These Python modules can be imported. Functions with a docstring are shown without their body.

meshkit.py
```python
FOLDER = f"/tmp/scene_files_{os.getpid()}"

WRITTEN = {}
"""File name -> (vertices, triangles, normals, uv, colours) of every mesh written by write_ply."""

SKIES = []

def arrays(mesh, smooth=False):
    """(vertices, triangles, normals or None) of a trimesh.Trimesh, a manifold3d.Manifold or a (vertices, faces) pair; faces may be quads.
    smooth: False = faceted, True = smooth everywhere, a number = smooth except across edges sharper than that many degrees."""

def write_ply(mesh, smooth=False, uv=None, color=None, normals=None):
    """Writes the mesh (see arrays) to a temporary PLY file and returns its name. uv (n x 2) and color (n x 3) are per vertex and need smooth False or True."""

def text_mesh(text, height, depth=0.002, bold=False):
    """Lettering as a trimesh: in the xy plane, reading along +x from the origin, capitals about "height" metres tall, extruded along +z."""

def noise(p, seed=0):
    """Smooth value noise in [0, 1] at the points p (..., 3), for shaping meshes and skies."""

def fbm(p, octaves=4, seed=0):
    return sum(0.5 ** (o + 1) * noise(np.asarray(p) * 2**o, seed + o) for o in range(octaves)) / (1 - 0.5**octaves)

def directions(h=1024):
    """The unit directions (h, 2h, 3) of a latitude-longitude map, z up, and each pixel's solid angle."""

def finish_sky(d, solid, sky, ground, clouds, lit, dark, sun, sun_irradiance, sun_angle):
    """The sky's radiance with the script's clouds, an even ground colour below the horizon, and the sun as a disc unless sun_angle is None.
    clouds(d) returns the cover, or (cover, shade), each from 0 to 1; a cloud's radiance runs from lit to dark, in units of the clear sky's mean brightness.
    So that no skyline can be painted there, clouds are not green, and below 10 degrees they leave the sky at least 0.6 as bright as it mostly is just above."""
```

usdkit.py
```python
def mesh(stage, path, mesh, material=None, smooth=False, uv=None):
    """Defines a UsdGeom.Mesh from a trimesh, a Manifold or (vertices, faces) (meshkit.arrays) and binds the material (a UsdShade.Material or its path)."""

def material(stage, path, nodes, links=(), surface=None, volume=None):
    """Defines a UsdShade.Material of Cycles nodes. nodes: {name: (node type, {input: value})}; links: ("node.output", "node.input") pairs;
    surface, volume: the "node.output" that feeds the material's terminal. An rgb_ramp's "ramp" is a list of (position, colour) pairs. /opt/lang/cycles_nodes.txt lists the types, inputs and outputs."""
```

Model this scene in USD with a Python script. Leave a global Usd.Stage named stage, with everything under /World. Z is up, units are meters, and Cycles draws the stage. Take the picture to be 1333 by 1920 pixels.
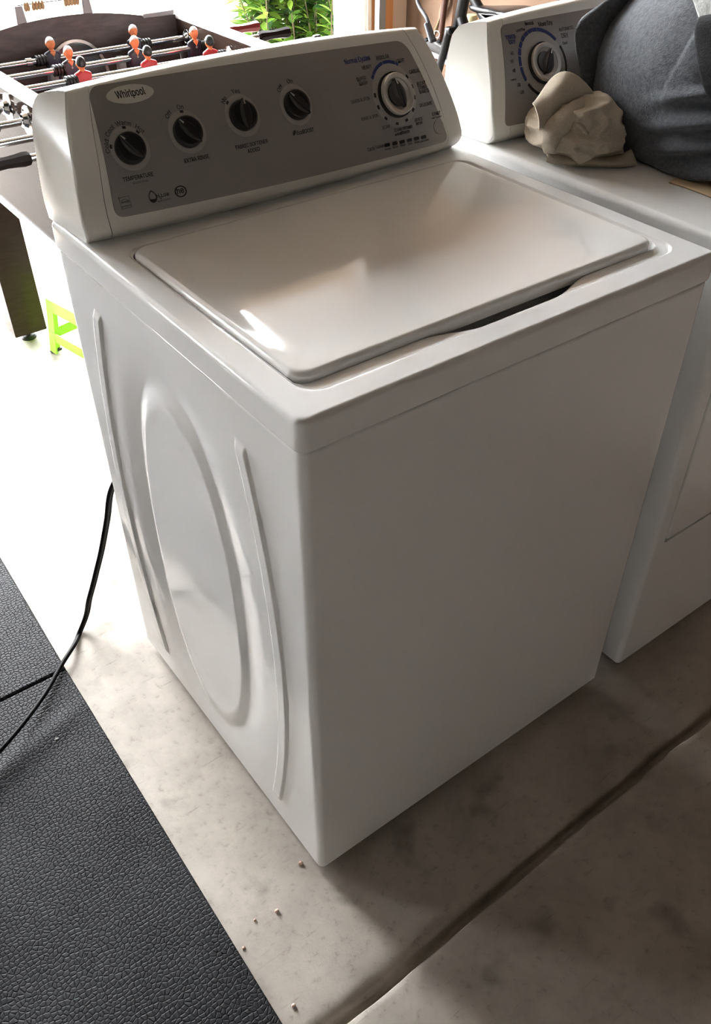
import math, random
import numpy as np
import trimesh
import manifold3d as m3
from scipy.spatial import cKDTree
import usdkit, meshkit
from pxr import Usd, UsdGeom, UsdLux, UsdShade, Gf, Sdf

stage = Usd.Stage.CreateInMemory()
UsdGeom.SetStageUpAxis(stage, UsdGeom.Tokens.z)
UsdGeom.SetStageMetersPerUnit(stage, 1.0)
world = UsdGeom.Xform.Define(stage, '/World')
stage.SetDefaultPrim(world.GetPrim())
UsdGeom.Scope.Define(stage, '/World/Looks')
V3 = lambda *a: np.array(a, float)

# ------------------------------------------------------------------ camera
CAM = V3(-.3962, -.6243, 1.4516)
YAW, PITCH, ROLL, FPX = .6436, -.7065, .0024, 1651.15
fw = V3(math.cos(PITCH) * math.sin(YAW), math.cos(PITCH) * math.cos(YAW), math.sin(PITCH))
rt = np.cross(fw, [0, 0, 1]); rt /= np.linalg.norm(rt); up = np.cross(rt, fw)
rt, up = rt * math.cos(ROLL) + up * math.sin(ROLL), -rt * math.sin(ROLL) + up * math.cos(ROLL)
cam = UsdGeom.Camera.Define(stage, '/World/camera')
cam.AddTransformOp().Set(Gf.Matrix4d(*rt, 0, *up, 0, *(-fw), 0, *CAM, 1))
cam.CreateHorizontalApertureAttr(36.0)
cam.CreateVerticalApertureAttr(36.0 * 1920 / 1333)
cam.CreateFocalLengthAttr(36.0 * FPX / 1333)
cam.CreateClippingRangeAttr(Gf.Vec2f(.02, 200))
cam.CreateExposureAttr(3.75)

# ------------------------------------------------------------------ sky and sun (the garage is lit only through its open door)
dome = UsdLux.DomeLight.Define(stage, '/World/sky')
dome.CreateIntensityAttr(1.0)
dome.CreateColorAttr(Gf.Vec3f(.955, .975, 1.0))
sun = UsdLux.DistantLight.Define(stage, '/World/sun')
sun.CreateIntensityAttr(0.2)
sun.CreateAngleAttr(.53)
sun.CreateColorAttr(Gf.Vec3f(1, .94, .84))
sun.AddRotateXYZOp().Set(Gf.Vec3f(28, -8, 0))      # high, from behind the house: it lights the drive and the shrub only

# ------------------------------------------------------------------ helpers: materials
def mat(name, nodes, links, surface='p.BSDF'):
    return usdkit.material(stage, '/World/Looks/' + name, nodes, links, surface=surface)

def plain(name, col, rough=.5, metal=0., spec=.5, coat=0., bump=None, sheen=0., **kw):
    """A principled material; bump=(scale, strength, distance) adds fine noise relief."""
    n = {'p': ('principled_bsdf', dict(base_color=col, roughness=rough, metallic=metal, specular_ior_level=spec, coat_weight=coat, sheen_weight=sheen, **kw))}
    l = []
    if bump:
        n['g'] = ('geometry', {}); n['z'] = ('noise_texture', {'scale': bump[0], 'detail': 3.0})
        n['b'] = ('bump', {'strength': bump[1], 'distance': bump[2]})
        l = [('g.position', 'z.vector'), ('z.fac', 'b.height'), ('b.normal', 'p.normal')]
    return mat(name, n, l)

def mottled(name, c1, c2, scale, rough=.6, detail=6., bump=None, r2=None, lo=.35, hi=.65, stretch=None, spec=.5, ior=1.5):
    n = {'g': ('geometry', {}), 'm': ('mapping', {'scale': stretch or (1, 1, 1)}), 'z': ('noise_texture', {'scale': scale, 'detail': detail, 'roughness': .6}),
         'r': ('rgb_ramp', {'ramp': [(lo, c1), (hi, c2)]}), 'p': ('principled_bsdf', {'roughness': rough, 'specular_ior_level': spec, 'ior': ior})}
    l = [('g.position', 'm.vector'), ('m.vector', 'z.vector'), ('z.fac', 'r.fac'), ('r.color', 'p.base_color')]
    if bump:
        n['z2'] = ('noise_texture', {'scale': bump[0], 'detail': 4.0}); n['b'] = ('bump', {'strength': bump[1], 'distance': bump[2]})
        l += [('g.position', 'z2.vector'), ('z2.fac', 'b.height'), ('b.normal', 'p.normal')]
    return mat(name, n, l)

# ------------------------------------------------------------------ helpers: shapes (all in world metres)
def fixed(v, f):
    m = trimesh.Trimesh(v, f, process=False)
    if m.volume < 0:
        m = trimesh.Trimesh(v, f[:, ::-1], process=False)
    return m

def cat(*ms):
    return trimesh.util.concatenate([trimesh.Trimesh(m.vertices, m.faces, process=False) for m in ms])

def loft(rings, cap0=True, cap1=True, closed=True, orient=True):
    R = [np.asarray(r, float) for r in rings]; n = len(R[0]); v = np.vstack(R); F = []
    m = n if closed else n - 1
    j = np.arange(m); j2 = (j + 1) % n
    for i in range(len(R) - 1):
        a, b, c, d = i * n + j, i * n + j2, (i + 1) * n + j2, (i + 1) * n + j
        F += [np.c_[a, b, c], np.c_[a, c, d]]
    for on, k in ((cap0, 0), (cap1, len(R) - 1)):
        if on:
            v = np.vstack([v, R[k].mean(0)]); c = len(v) - 1
            t = np.c_[k * n + j2, k * n + j, np.full(m, c)]
            F.append(t if k == 0 else t[:, ::-1])
    F = np.vstack(F)
    return fixed(v, F) if orient else trimesh.Trimesh(v, F, process=False)

def rrect(x0, x1, y0, y1, r, nc=6, nx=1, ny=1):
    """Closed outline, anticlockwise from the front edge; straight edges are cut into nx, ny pieces."""
    P = []
    for (cx, cy, a0), k in zip(((x1 - r, y0 + r, -90), (x1 - r, y1 - r, 0), (x0 + r, y1 - r, 90), (x0 + r, y0 + r, 180)), (ny, nx, ny, nx)):
        arc = [(cx + r * math.cos(math.radians(a)), cy + r * math.sin(math.radians(a))) for a in np.linspace(a0, a0 + 90, nc + 1)]
        P.append((arc, k))
    out = []
    for i, (arc, k) in enumerate(P):
        out += arc
        nxt = P[(i + 1) % 4][0][0]
        for t in range(1, k):
            out.append(tuple(np.array(arc[-1]) + (np.array(nxt) - arc[-1]) * t / k))
    return np.array(out)

def at_z(xy, z):
    return np.c_[xy, np.full(len(xy), z)]

def rbox(x0, x1, y0, y1, z0, z1, r=.004, rv=None, seg=3):
    """Box with rounded edges (r top and bottom, rv upright)."""
    rv = r if rv is None else rv
    rings = []
    for k in range(seg + 1):
        a = math.pi / 2 * k / seg; i = r * (1 - math.sin(a))
        rings.append(at_z(rrect(x0 + i, x1 - i, y0 + i, y1 - i, max(rv - i, 1e-4), 4), z0 + r * (1 - math.cos(a))))
    for k in range(seg, -1, -1):
        a = math.pi / 2 * k / seg; i = r * (1 - math.sin(a))
        rings.append(at_z(rrect(x0 + i, x1 - i, y0 + i, y1 - i, max(rv - i, 1e-4), 4), z1 - r * (1 - math.cos(a))))
    return loft(rings)

def frame(n, hint=(0, 0, 1)):
    n = np.asarray(n, float); n = n / np.linalg.norm(n)
    a = np.cross(hint, n)
    if np.linalg.norm(a) < 1e-6:
        a = np.cross((1, 0, 0), n)
    a /= np.linalg.norm(a)
    return a, np.cross(n, a), n

def place(m, o, e):
    """A mesh from its own axes e = (e1, e2, e3) to the world, origin at o."""
    v = m.vertices if hasattr(m, 'vertices') else np.asarray(m)
    w = np.asarray(o) + v @ np.array(e)
    return trimesh.Trimesh(w, m.faces, process=False) if hasattr(m, 'faces') else w

def lathe(profile, n=24, o=(0, 0, 0), axis=(0, 0, 1), cap=True):
    e = frame(axis); t = np.arange(n) * 2 * math.pi / n
    rings = [place(np.c_[r * np.cos(t), r * np.sin(t), np.full(n, z)], o, e) for r, z in profile]
    return loft(rings, cap, cap)

def tube(path, r, n=10, cap=True):
    P = np.asarray(path, float); r = np.broadcast_to(r, len(P)); T = np.gradient(P, axis=0); T /= np.linalg.norm(T, axis=1)[:, None]
    a = frame(T[0])[0]; rings = []; t = np.arange(n) * 2 * math.pi / n
    for p, d, q in zip(P, T, r):
        a = a - d * (a @ d); a /= np.linalg.norm(a); b = np.cross(d, a)
        rings.append(p + q * (np.cos(t)[:, None] * a + np.sin(t)[:, None] * b))
    return loft(rings, cap, cap)

def smooth_path(pts, n=40):
    from scipy.interpolate import CubicSpline
    P = np.asarray(pts, float); d = np.r_[0, np.cumsum(np.linalg.norm(np.diff(P, axis=0), axis=1))]
    return CubicSpline(d, P)(np.linspace(0, d[-1], n))

def blob(c, r, sub=3):
    m = trimesh.creation.icosphere(sub); m.vertices = m.vertices * np.asarray(r) + np.asarray(c); return m

def hull(balls, seg=12):
    """Hull of balls (x, y, z, r)."""
    return tri(m3.Manifold.batch_hull([m3.Manifold.sphere(r, seg).translate((x, y, z)) for x, y, z, r in balls]))

def tri(man):
    m = man.to_mesh(); return trimesh.Trimesh(m.vert_properties[:, :3], m.tri_verts, process=False)

def man(m):
    m = trimesh.Trimesh(m.vertices, m.faces, process=True)
    return m3.Manifold(m3.Mesh(np.asarray(m.vertices, np.float32), np.asarray(m.faces, np.uint32)))

# ------------------------------------------------------------------ helpers: prims
used, base = {}, {}
def fresh(parent, name):
    k = used.get((parent, name), 0); used[(parent, name)] = k + 1
    return f'{parent}/{name}' if k == 0 else f'{parent}/{name}_{k:03d}'

def say(prim, **kw):
    for k, v in kw.items():
        if v:
            prim.SetCustomDataByKey(k, v)

def thing(name, label, category, at, group=None):
    p = fresh('/World', name); x = UsdGeom.Xform.Define(stage, p); x.AddTranslateOp().Set(Gf.Vec3d(*map(float, at)))
    base[p] = np.array(at, float); say(x.GetPrim(), label=label, category=category, group=group); return p

def part(parent, name, mesh, material, smooth=35, label=None, kind=None):
    p = fresh(parent, name); root = '/'.join(p.split('/')[:3]); o = base[root]
    m = trimesh.Trimesh(np.asarray(mesh.vertices) - o, mesh.faces, process=False)
    say(usdkit.mesh(stage, p, m, material, smooth=smooth).GetPrim(), label=label, kind=kind)
    return p

def single(name, mesh, material, label, category, smooth=35, group=None, kind=None):
    p = fresh('/World', name); pr = usdkit.mesh(stage, p, mesh, material, smooth=smooth).GetPrim()
    base[p] = np.zeros(3); say(pr, label=label, category=category, group=group, kind=kind); return p

def setting(name, mesh, material, label=None, smooth=35):
    p = fresh('/World', name); pr = usdkit.mesh(stage, p, mesh, material, smooth=smooth).GetPrim()
    base[p] = np.zeros(3); say(pr, kind='structure', label=label); return p
# ------------------------------------------------------------------ materials
TAN = (.56, .42, .32)
M = {}
M['concrete'] = None
def concrete(name, c1, c2, stain, dark):
    n = {'g': ('geometry', {}),
         'z1': ('noise_texture', {'scale': 3.4, 'detail': 9.0, 'roughness': .68}), 'r1': ('rgb_ramp', {'ramp': [(.34, c1), (.68, c2)]}),
         'z2': ('noise_texture', {'scale': 9.0, 'detail': 3.0, 'roughness': .5}), 'r2': ('rgb_ramp', {'ramp': [(.60, (1, 1, 1)), (.70, stain)]}),
         'z3': ('noise_texture', {'scale': 55.0, 'detail': 6.0, 'roughness': .75}), 'r3': ('rgb_ramp', {'ramp': [(.30, dark), (.44, (1, 1, 1)), (.62, (1, 1, 1)), (.72, (1.08, 1.06, 1.03))]}),
         'mp': ('mapping', {'scale': (14, 160, 1), 'rotation': (0, 0, .55)}), 'z4': ('noise_texture', {'scale': 1.0, 'detail': 4.0}), 'r4': ('rgb_ramp', {'ramp': [(.27, (.80, .77, .74)), (.36, (1, 1, 1))]}),
         'm1': ('vector_math', {'math_type': 'multiply'}),
         'm2': ('vector_math', {'math_type': 'multiply'}), 'm3': ('vector_math', {'math_type': 'multiply'}),
         'zb': ('noise_texture', {'scale': 190.0, 'detail': 5.0, 'roughness': .65}), 'b': ('bump', {'strength': .35, 'distance': .0012}),
         'p': ('principled_bsdf', {'roughness': .62, 'specular_ior_level': .4})}
    l = [('g.position', 'z1.vector'), ('z1.fac', 'r1.fac'), ('g.position', 'z2.vector'), ('z2.fac', 'r2.fac'), ('g.position', 'z3.vector'), ('z3.fac', 'r3.fac'),
         ('g.position', 'mp.vector'), ('mp.vector', 'z4.vector'), ('z4.fac', 'r4.fac'),
         ('r1.color', 'm1.vector1'), ('r2.color', 'm1.vector2'), ('m1.vector', 'm2.vector1'), ('r3.color', 'm2.vector2'), ('m2.vector', 'm3.vector1'), ('r4.color', 'm3.vector2'), ('m3.vector', 'p.base_color'),
         ('g.position', 'zb.vector'), ('zb.fac', 'b.height'), ('b.normal', 'p.normal')]
    return mat(name, n, l)
M['concrete'] = concrete('garage_concrete', (.32, .284, .242), (.56, .506, .437), (.70, .71, .69), (.70, .66, .62))
M['drive'] = mottled('drive_concrete', (.125, .115, .10), (.165, .152, .135), 3.0, .85)
M['paint'] = mottled('tan_wall_paint', tuple(.94 * c for c in TAN), TAN, 1.5, .8, bump=(160, .12, .001), spec=.06)
M['ceiling'] = plain('dark_roof_boards', (.03, .026, .021), .9)
M['bare'] = mottled('grey_hardboard', (.36, .335, .305), (.43, .40, .365), 1.5, .85)
M['white_paint'] = plain('white_trim_paint', (.82, .81, .79), .45)
M['door_paint'] = plain('tan_door_paint', (.40, .335, .27), .6)
M['pale_wood'] = mottled('pale_wood', (.62, .49, .36), (.75, .63, .50), 14, .6, stretch=(6, 6, .4))
M['orange_wood'] = mottled('orange_stained_wood', (.44, .17, .055), (.52, .22, .075), 12, .55, stretch=(6, 6, .3))
M['galvanised'] = plain('galvanised_steel', (.20, .21, .22), .45, .6)
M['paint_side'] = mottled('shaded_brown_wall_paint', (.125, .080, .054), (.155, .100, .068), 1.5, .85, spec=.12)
# rubber: pebble-grain cells as in pressed leather
def rubber(name, c):
    n = {'g': ('geometry', {}), 'w': ('noise_texture', {'scale': 30.0, 'detail': 2.0}), 'ws': ('vector_math', {'math_type': 'scale', 'scale': .010}), 'wa': ('vector_math', {'math_type': 'add'}),
         'v': ('voronoi_texture', {'scale': 128.0, 'feature': 'distance_to_edge', 'dimensions': '2D', 'randomness': .72}), 'r': ('rgb_ramp', {'ramp': [(0.0, (0, 0, 0)), (.035, (.12, .12, .12)), (.10, (.72, .72, .72)), (.17, (.94, .94, .94)), (.26, (1, 1, 1)), (1, (1, 1, 1))]}),
         'z': ('noise_texture', {'scale': 5.0, 'detail': 5.0}), 'rc': ('rgb_ramp', {'ramp': [(.35, tuple(.82 * x for x in c)), (.66, tuple(1.2 * x for x in c))]}),
         'b': ('bump', {'strength': .85, 'distance': .0015}), 'p': ('principled_bsdf', {'roughness': .5, 'specular_ior_level': .08})}
    l = [('g.position', 'w.vector'), ('w.color', 'ws.vector1'), ('ws.vector', 'wa.vector1'), ('g.position', 'wa.vector2'), ('wa.vector', 'v.vector'), ('v.distance', 'r.fac'),
         ('r.color', 'b.height'), ('b.normal', 'p.normal'), ('g.position', 'z.vector'), ('z.fac', 'rc.fac'), ('rc.color', 'p.base_color')]
    return mat(name, n, l)
M['rubber'] = rubber('black_rubber_mat', (.026, .0265, .029))
M['rubber2'] = rubber('black_rubber_mat_far', (.028, .0285, .031))
M['enamel'] = plain('white_enamel', (.80, .80, .795), .10, bump=(160, .012, .0005))
M['lid_enamel'] = plain('white_lid_enamel', (.80, .79, .77), .075, bump=(420, .05, .0003))
M['shell'] = plain('white_console_plastic', (.80, .79, .745), .20)
M['plate'] = plain('satin_grey_faceplate', (.33, .315, .30), .36, .30)
M['plate_light'] = plain('pale_grey_dial_ring', (.42, .40, .375), .45)
M['ink'] = plain('black_printing', (.015, .014, .015), .6)
M['ink_blue'] = plain('blue_printing', (.018, .035, .17), .5)
M['ink_grey'] = plain('grey_blue_printing', (.12, .135, .15), .6)
M['badge'] = plain('pale_badge', (.62, .61, .56), .35)
M['black_gloss'] = plain('black_knob_plastic', (.016, .0155, .016), .28)
M['black_soft'] = plain('black_plastic', (.02, .02, .02), .5)
M['dark_insert'] = plain('smoky_knob_insert', (.085, .08, .077), .30, .3)
M['silver'] = plain('brushed_silver_plastic', (.66, .63, .58), .28, .45)
M['chrome'] = plain('chrome', (.80, .81, .82), .10, 1.0)
M['steel'] = plain('polished_steel_rod', (.72, .73, .74), .16, 1.0)

# ------------------------------------------------------------------ the room
XR, YW, HC = 2.45, 2.80, 3.0
GA, GB = -.1975, .0155                                               # the control joint in the floor runs along y = GA + GB x
def joint(x): return GA + GB * x
def build_floor():
    xs = np.r_[np.linspace(-3.1, -.5, 14)[:-1], np.linspace(-.5, 1.4, 191), np.linspace(1.4, 2.45, 12)[1:]]
    off = np.array([-5.0, -.8, -.2, -.06, -.024, -.0135, -.0105, -.0092, -.0075, -.003, .003, .0075, .0095, .0125, .0205, .032, .06, .2, .8, 1.6, 2.4, 3.1976])
    dep = np.array([0, 0, 0, 0, -.0002, -.0012, -.0040, -.0150, -.0270, -.0290, -.0290, -.0250, -.0130, -.0065, -.0022, -.0004, 0, 0, 0, 0, 0, 0])
    rows = []
    for x in xs:
        w = (1 - np.clip(np.abs(off) / .06, 0, 1))
        q = np.c_[np.full(len(off), x * 9.), off * 30., np.zeros(len(off))]
        q2 = np.c_[np.full(len(off), x * 42.), off * 90., np.zeros(len(off))]
        y = joint(x) * np.clip(1 - np.abs(off) / 2.9, 0, 1) + GA * np.clip(np.abs(off) / 2.9, 0, 1) + off + w * ((meshkit.noise(q, 3) - .5) * .007 + (meshkit.noise(q2, 4) - .5) * .003)
        y[0], y[-1] = -5.2, 3.0
        z = dep + w * (meshkit.noise(q2, 8) - .5) * .0022 * (np.abs(off) < .03)
        rows.append(np.c_[np.full(len(off), x), y, z])
    return loft(rows, False, False, closed=False)
fl = build_floor()
if fl.face_normals[:, 2].mean() < 0: fl.invert()
setting('floor', fl, M['concrete'], 'bare stained concrete garage floor with a straight control joint')
def wall(name, x0, x1, y0, y1, z0, z1, m, label):
    setting(name, trimesh.creation.box(bounds=[[x0, y0, z0], [x1, y1, z1]]), m, label)
far = man(trimesh.creation.box(bounds=[[-3.2, YW, 0], [2.6, 3.0, HC]])) - man(trimesh.creation.box(bounds=[[-.66, YW - .1, -.1], [2.217, 3.1, 2.4]])) - man(trimesh.creation.box(bounds=[[-2.35, YW - .1, 1.05], [-1.65, 3.1, 2.00]]))
setting('wall_far', tri(far), M['paint'], 'tan garage wall around the open garage door')
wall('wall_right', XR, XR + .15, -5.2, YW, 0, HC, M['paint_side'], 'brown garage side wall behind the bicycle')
wall('wall_left', -3.25, -3.1, -5.2, YW, 0, HC, M['bare'], 'grey hardboard garage side wall outside the picture on the left')
wall('wall_near', -3.25, 2.6, -5.35, -5.2, 0, HC, M['bare'], 'grey hardboard garage wall behind the camera')
wall('ceiling', -3.25, 2.6, -5.35, 3.0, HC, HC + .15, M['ceiling'], 'dark boarded garage ceiling above the picture')
wx0, wx1, wz0, wz1 = -2.35, -1.65, 1.05, 2.00
wf = setting('window_1', cat(rbox(wx0 - .05, wx0 + .045, YW - .02, YW + .06, wz0 - .05, wz1 + .05, .004), rbox(wx1 - .045, wx1 + .05, YW - .02, YW + .06, wz0 - .05, wz1 + .05, .004), rbox(wx0 + .045, wx1 - .045, YW - .02, YW + .06, wz1 - .045, wz1 + .05, .004), rbox(wx0 + .045, wx1 - .045, YW - .02, YW + .06, wz0 - .05, wz0 + .045, .004)), M['white_paint'], 'white framed window left of the garage door, outside the picture')
part(wf, 'pane', trimesh.creation.box(bounds=[[wx0 + .04, YW + .02, wz0 + .04], [wx1 - .04, YW + .026, wz1 - .04]]), mat('window_glass', {'f': ('fresnel', {'IOR': 1.45}), 't': ('transparent_bsdf', {}), 'g': ('glossy_bsdf', {'roughness': .02}), 'm': ('mix_closure', {})}, [('f.fac', 'm.fac'), ('t.BSDF', 'm.closure1'), ('g.BSDF', 'm.closure2')], 'm.closure'))
setting('trim_1', rbox(2.205, 2.217, YW - .012, 3.02, 0, 2.4, .002), M['white_paint'], 'white jamb board of the garage door opening')
setting('trim_2', rbox(2.2175, 2.241, YW - .018, YW - .001, 0, 2.42, .002), M['pale_wood'], 'pale wood casing strip beside the white jamb')
setting('trim_3', rbox(2.243, 2.362, YW - .016, YW - .001, 0, 2.4, .002), M['orange_wood'], 'orange brown board behind the door track')
tr = thing('door_track', 'vertical galvanised garage door track in front of the orange board', 'door track', (2.262, YW - .05, 0))
prof = [(-.022, -.016), (.022, -.016), (.022, .016), (.010, .016), (.010, .012), (.018, .012), (.018, -.012), (-.018, -.012), (-.018, .012), (-.010, .012), (-.010, .016), (-.022, .016)]
part(tr, 'channel', loft([at_z(np.array(prof) * (.8, 1) + (2.262, YW - .05), z) for z in (0, 2.4)]), M['galvanised'], smooth=20)
for zb in (.35, .80, 1.5):
    part(tr, 'bracket', rbox(2.281, 2.325, YW - .034, YW - .0165, zb, zb + .05, .003), M['black_soft'])
# the sectional door, rolled up under the roof
gd = thing('garage_door', 'tan sectional garage door rolled up overhead above the picture', 'garage door', (.72, 1.4, 2.45))
for k in range(4):
    y1 = YW - .12 - k * .60
    part(gd, 'door_panel', rbox(-.80, 2.20, y1 - .592, y1, 2.455, 2.495, .006), M['door_paint'])
    part(gd, 'hinge', rbox(.66, .74, y1 - .612, y1 - .572, 2.448, 2.4555, .002), M['galvanised'])
# outside the door
setting('driveway', trimesh.creation.box(bounds=[[-9, 3.0, -.22], [11, 16, -.02]]), M['drive'], 'sunlit pale concrete driveway outside')

# ------------------------------------------------------------------ rubber mats
def mat_mesh(pts, t=.011, crease=None):
    P = np.array(pts, float); yy = [(a[1], a[0]) for a in pts[1:-1]]
    xl, y0, y1 = P[0, 0], P[0, 1], P[-1, 1]
    ys = np.r_[y0, y0 + .001, y0 + .003, np.linspace(y0 + .01, y1 - .01, 70), y1 - .003, y1 - .001, y1]
    rows = []
    for y in ys:
        xr = np.interp(y, [a[0] for a in yy], [a[1] for a in yy])
        xs = np.r_[xl, np.linspace(xl + .01, xr - .01, 60), xr - .003, xr - .001, xr]
        e = np.minimum(np.minimum(xs - xl, xr - xs), min(y - y0, y1 - y)); z = t - np.clip(.003 - e, 0, .003) * 1.0
        if crease is not None:
            (ax, ay), (bx, by), hgt, wd = crease; L = math.hypot(bx - ax, by - ay); ux, uy = (bx - ax) / L, (by - ay) / L
            d = (xs - ax) * -uy + (y - ay) * ux; a = (xs - ax) * ux + (y - ay) * uy
            z = z + hgt * np.exp(-(d / wd) ** 2) * np.clip((L + .10 - a) / .12, 0, 1)
        rows.append(np.c_[xs, np.full(len(xs), y), z])
    m = loft(rows, False, False, closed=False, orient=False)
    if m.face_normals[:, 2].mean() < 0: m.invert()
    edge = [r[0] for r in rows] + list(rows[-1][1:]) + [r[-1] for r in rows[::-1]][1:] + list(rows[0][::-1][1:-1]); E = np.array(edge); B = E * (1, 1, 0) + (0, 0, .0004)
    sk = loft([B, E], True, False)
    return cat(m, sk)
mx = lambda y: -.1685 - .0118 * (.686 - y)
near = [(-1.40, -.62)] + [(mx(y), y) for y in np.linspace(-.62, .683, 12)] + [(-1.40, .683)]
farm = [(-1.40, .6875)] + [(-.1685 + .024 * (y - .686), y) for y in np.linspace(.6875, 1.905, 8)] + [(-1.40, 1.905)]
third = [(-1.40, 1.910)] + [(-.1685 + .024 * (y - .686), y) for y in np.linspace(1.910, 2.74, 5)] + [(-1.40, 2.74)]
single('rubber_mat', mat_mesh(near, crease=((-.62, .44), (-.235, .555), .0065, .020)), M['rubber'], 'large black pebbled rubber mat in the lower left foreground', 'mat', smooth=25)
single('rubber_mat', mat_mesh(farm), M['rubber2'], 'black pebbled rubber mat butted against the far end of the foreground mat', 'mat', smooth=25)
single('rubber_mat', mat_mesh(third), M['rubber2'], 'black pebbled rubber mat by the garage door threshold, outside the picture on the left', 'mat', smooth=25)
# ------------------------------------------------------------------ the control console's curved front (shared by washer and dryer)
from scipy.interpolate import PchipInterpolator
CZ, CMID = .938, .349
_yf = PchipInterpolator([-.01, 0, .006, .014, .024, .04, .06, .09, .12, .15, .176, .19], [.539, .539, .531, .5235, .5205, .5255, .5336, .547, .5637, .5831, .602, .613])
_xl = PchipInterpolator([-.01, 0, .027, .105, .149, .181, .19], [.011, .010, .004, .019, .032, .047, .052])

def con_point(s, h, y=None):
    """Point of the console at s (-1..1 across) and h above the deck; on the front unless a depth y is given."""
    yf = float(_yf(h)); yy = yf if y is None else y
    w = min(max((.66 - yy) / .1, 0), 1)
    hw = CMID - float(_xl(h)) * (1 - .72 * min(max((yy - yf) / .1, 0), 1))
    d = (1 - abs(s)) * hw
    rnd = .004 - math.sqrt(max(.004 ** 2 - (.004 - d) ** 2, 0)) if d < .004 else 0
    return V3(CMID + s * hw, yy + (-.012 + .016 * s * s) * w + (rnd if y is None else 0), CZ + h + .012 * (1 - s * s) * h / .18)

def con_surf(x, z):
    """Front point and outward normal at world x, z."""
    h = z - CZ
    for _ in range(6):
        s = (x - CMID) / (CMID - float(_xl(h)))
        h = (z - CZ) / (1 + .012 * (1 - s * s) / .18)
    p = con_point(s, h)
    a = con_point(s + .004, h) - con_point(s - .004, h); b = con_point(s, h + .002) - con_point(s, h - .002)
    n = np.cross(a, b); return p, n / np.linalg.norm(n)
# ------------------------------------------------------------------ washing machine
W, D, ZT = .699, .654, .938
wm = thing('washing_machine', 'white top-loading washing machine with grey knobbed console and closed lid', 'washing machine', (W / 2, D / 2, 0))

def relief(y, z):
    """How far the left side panel stands out (+) or in (-): ribs and the framed oval of the pressed steel."""
    sm = lambda t: t * t * (3 - 2 * t)
    ramp = lambda d, a, b: sm(np.clip((d - a) / (b - a), 0, 1))
    cy, cz = .338, .45
    u, v = np.abs(y - cy), z - cz
    # inner plateau (superellipse) inside a soft oval valley
    di = (np.abs(u / .138) ** 2.25 + np.abs(v / .335) ** 2.25) ** (1 / 2.25)
    do = (np.abs(u / .205) ** 2.3 + np.abs(v / .415) ** 2.3) ** (1 / 2.3)
    valley = -.0075 * (1 - ramp(do, .62, 1.03))
    plateau = .0072 * (1 - ramp(di, .93, 1.09))
    # arched ribs, one either side
    R = .254 - .36 * v * v
    d = np.abs(u - R)
    inside = (z > .082) & (z < .835)
    e = np.minimum(np.clip((z - .078) / .014, 0, 1), np.clip((.838 - z) / .014, 0, 1))
    rib = .0042 * (1 - ramp(d, .0095, .0138)) * sm(e) * (z > .06)
    return valley + plateau + rib

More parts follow.
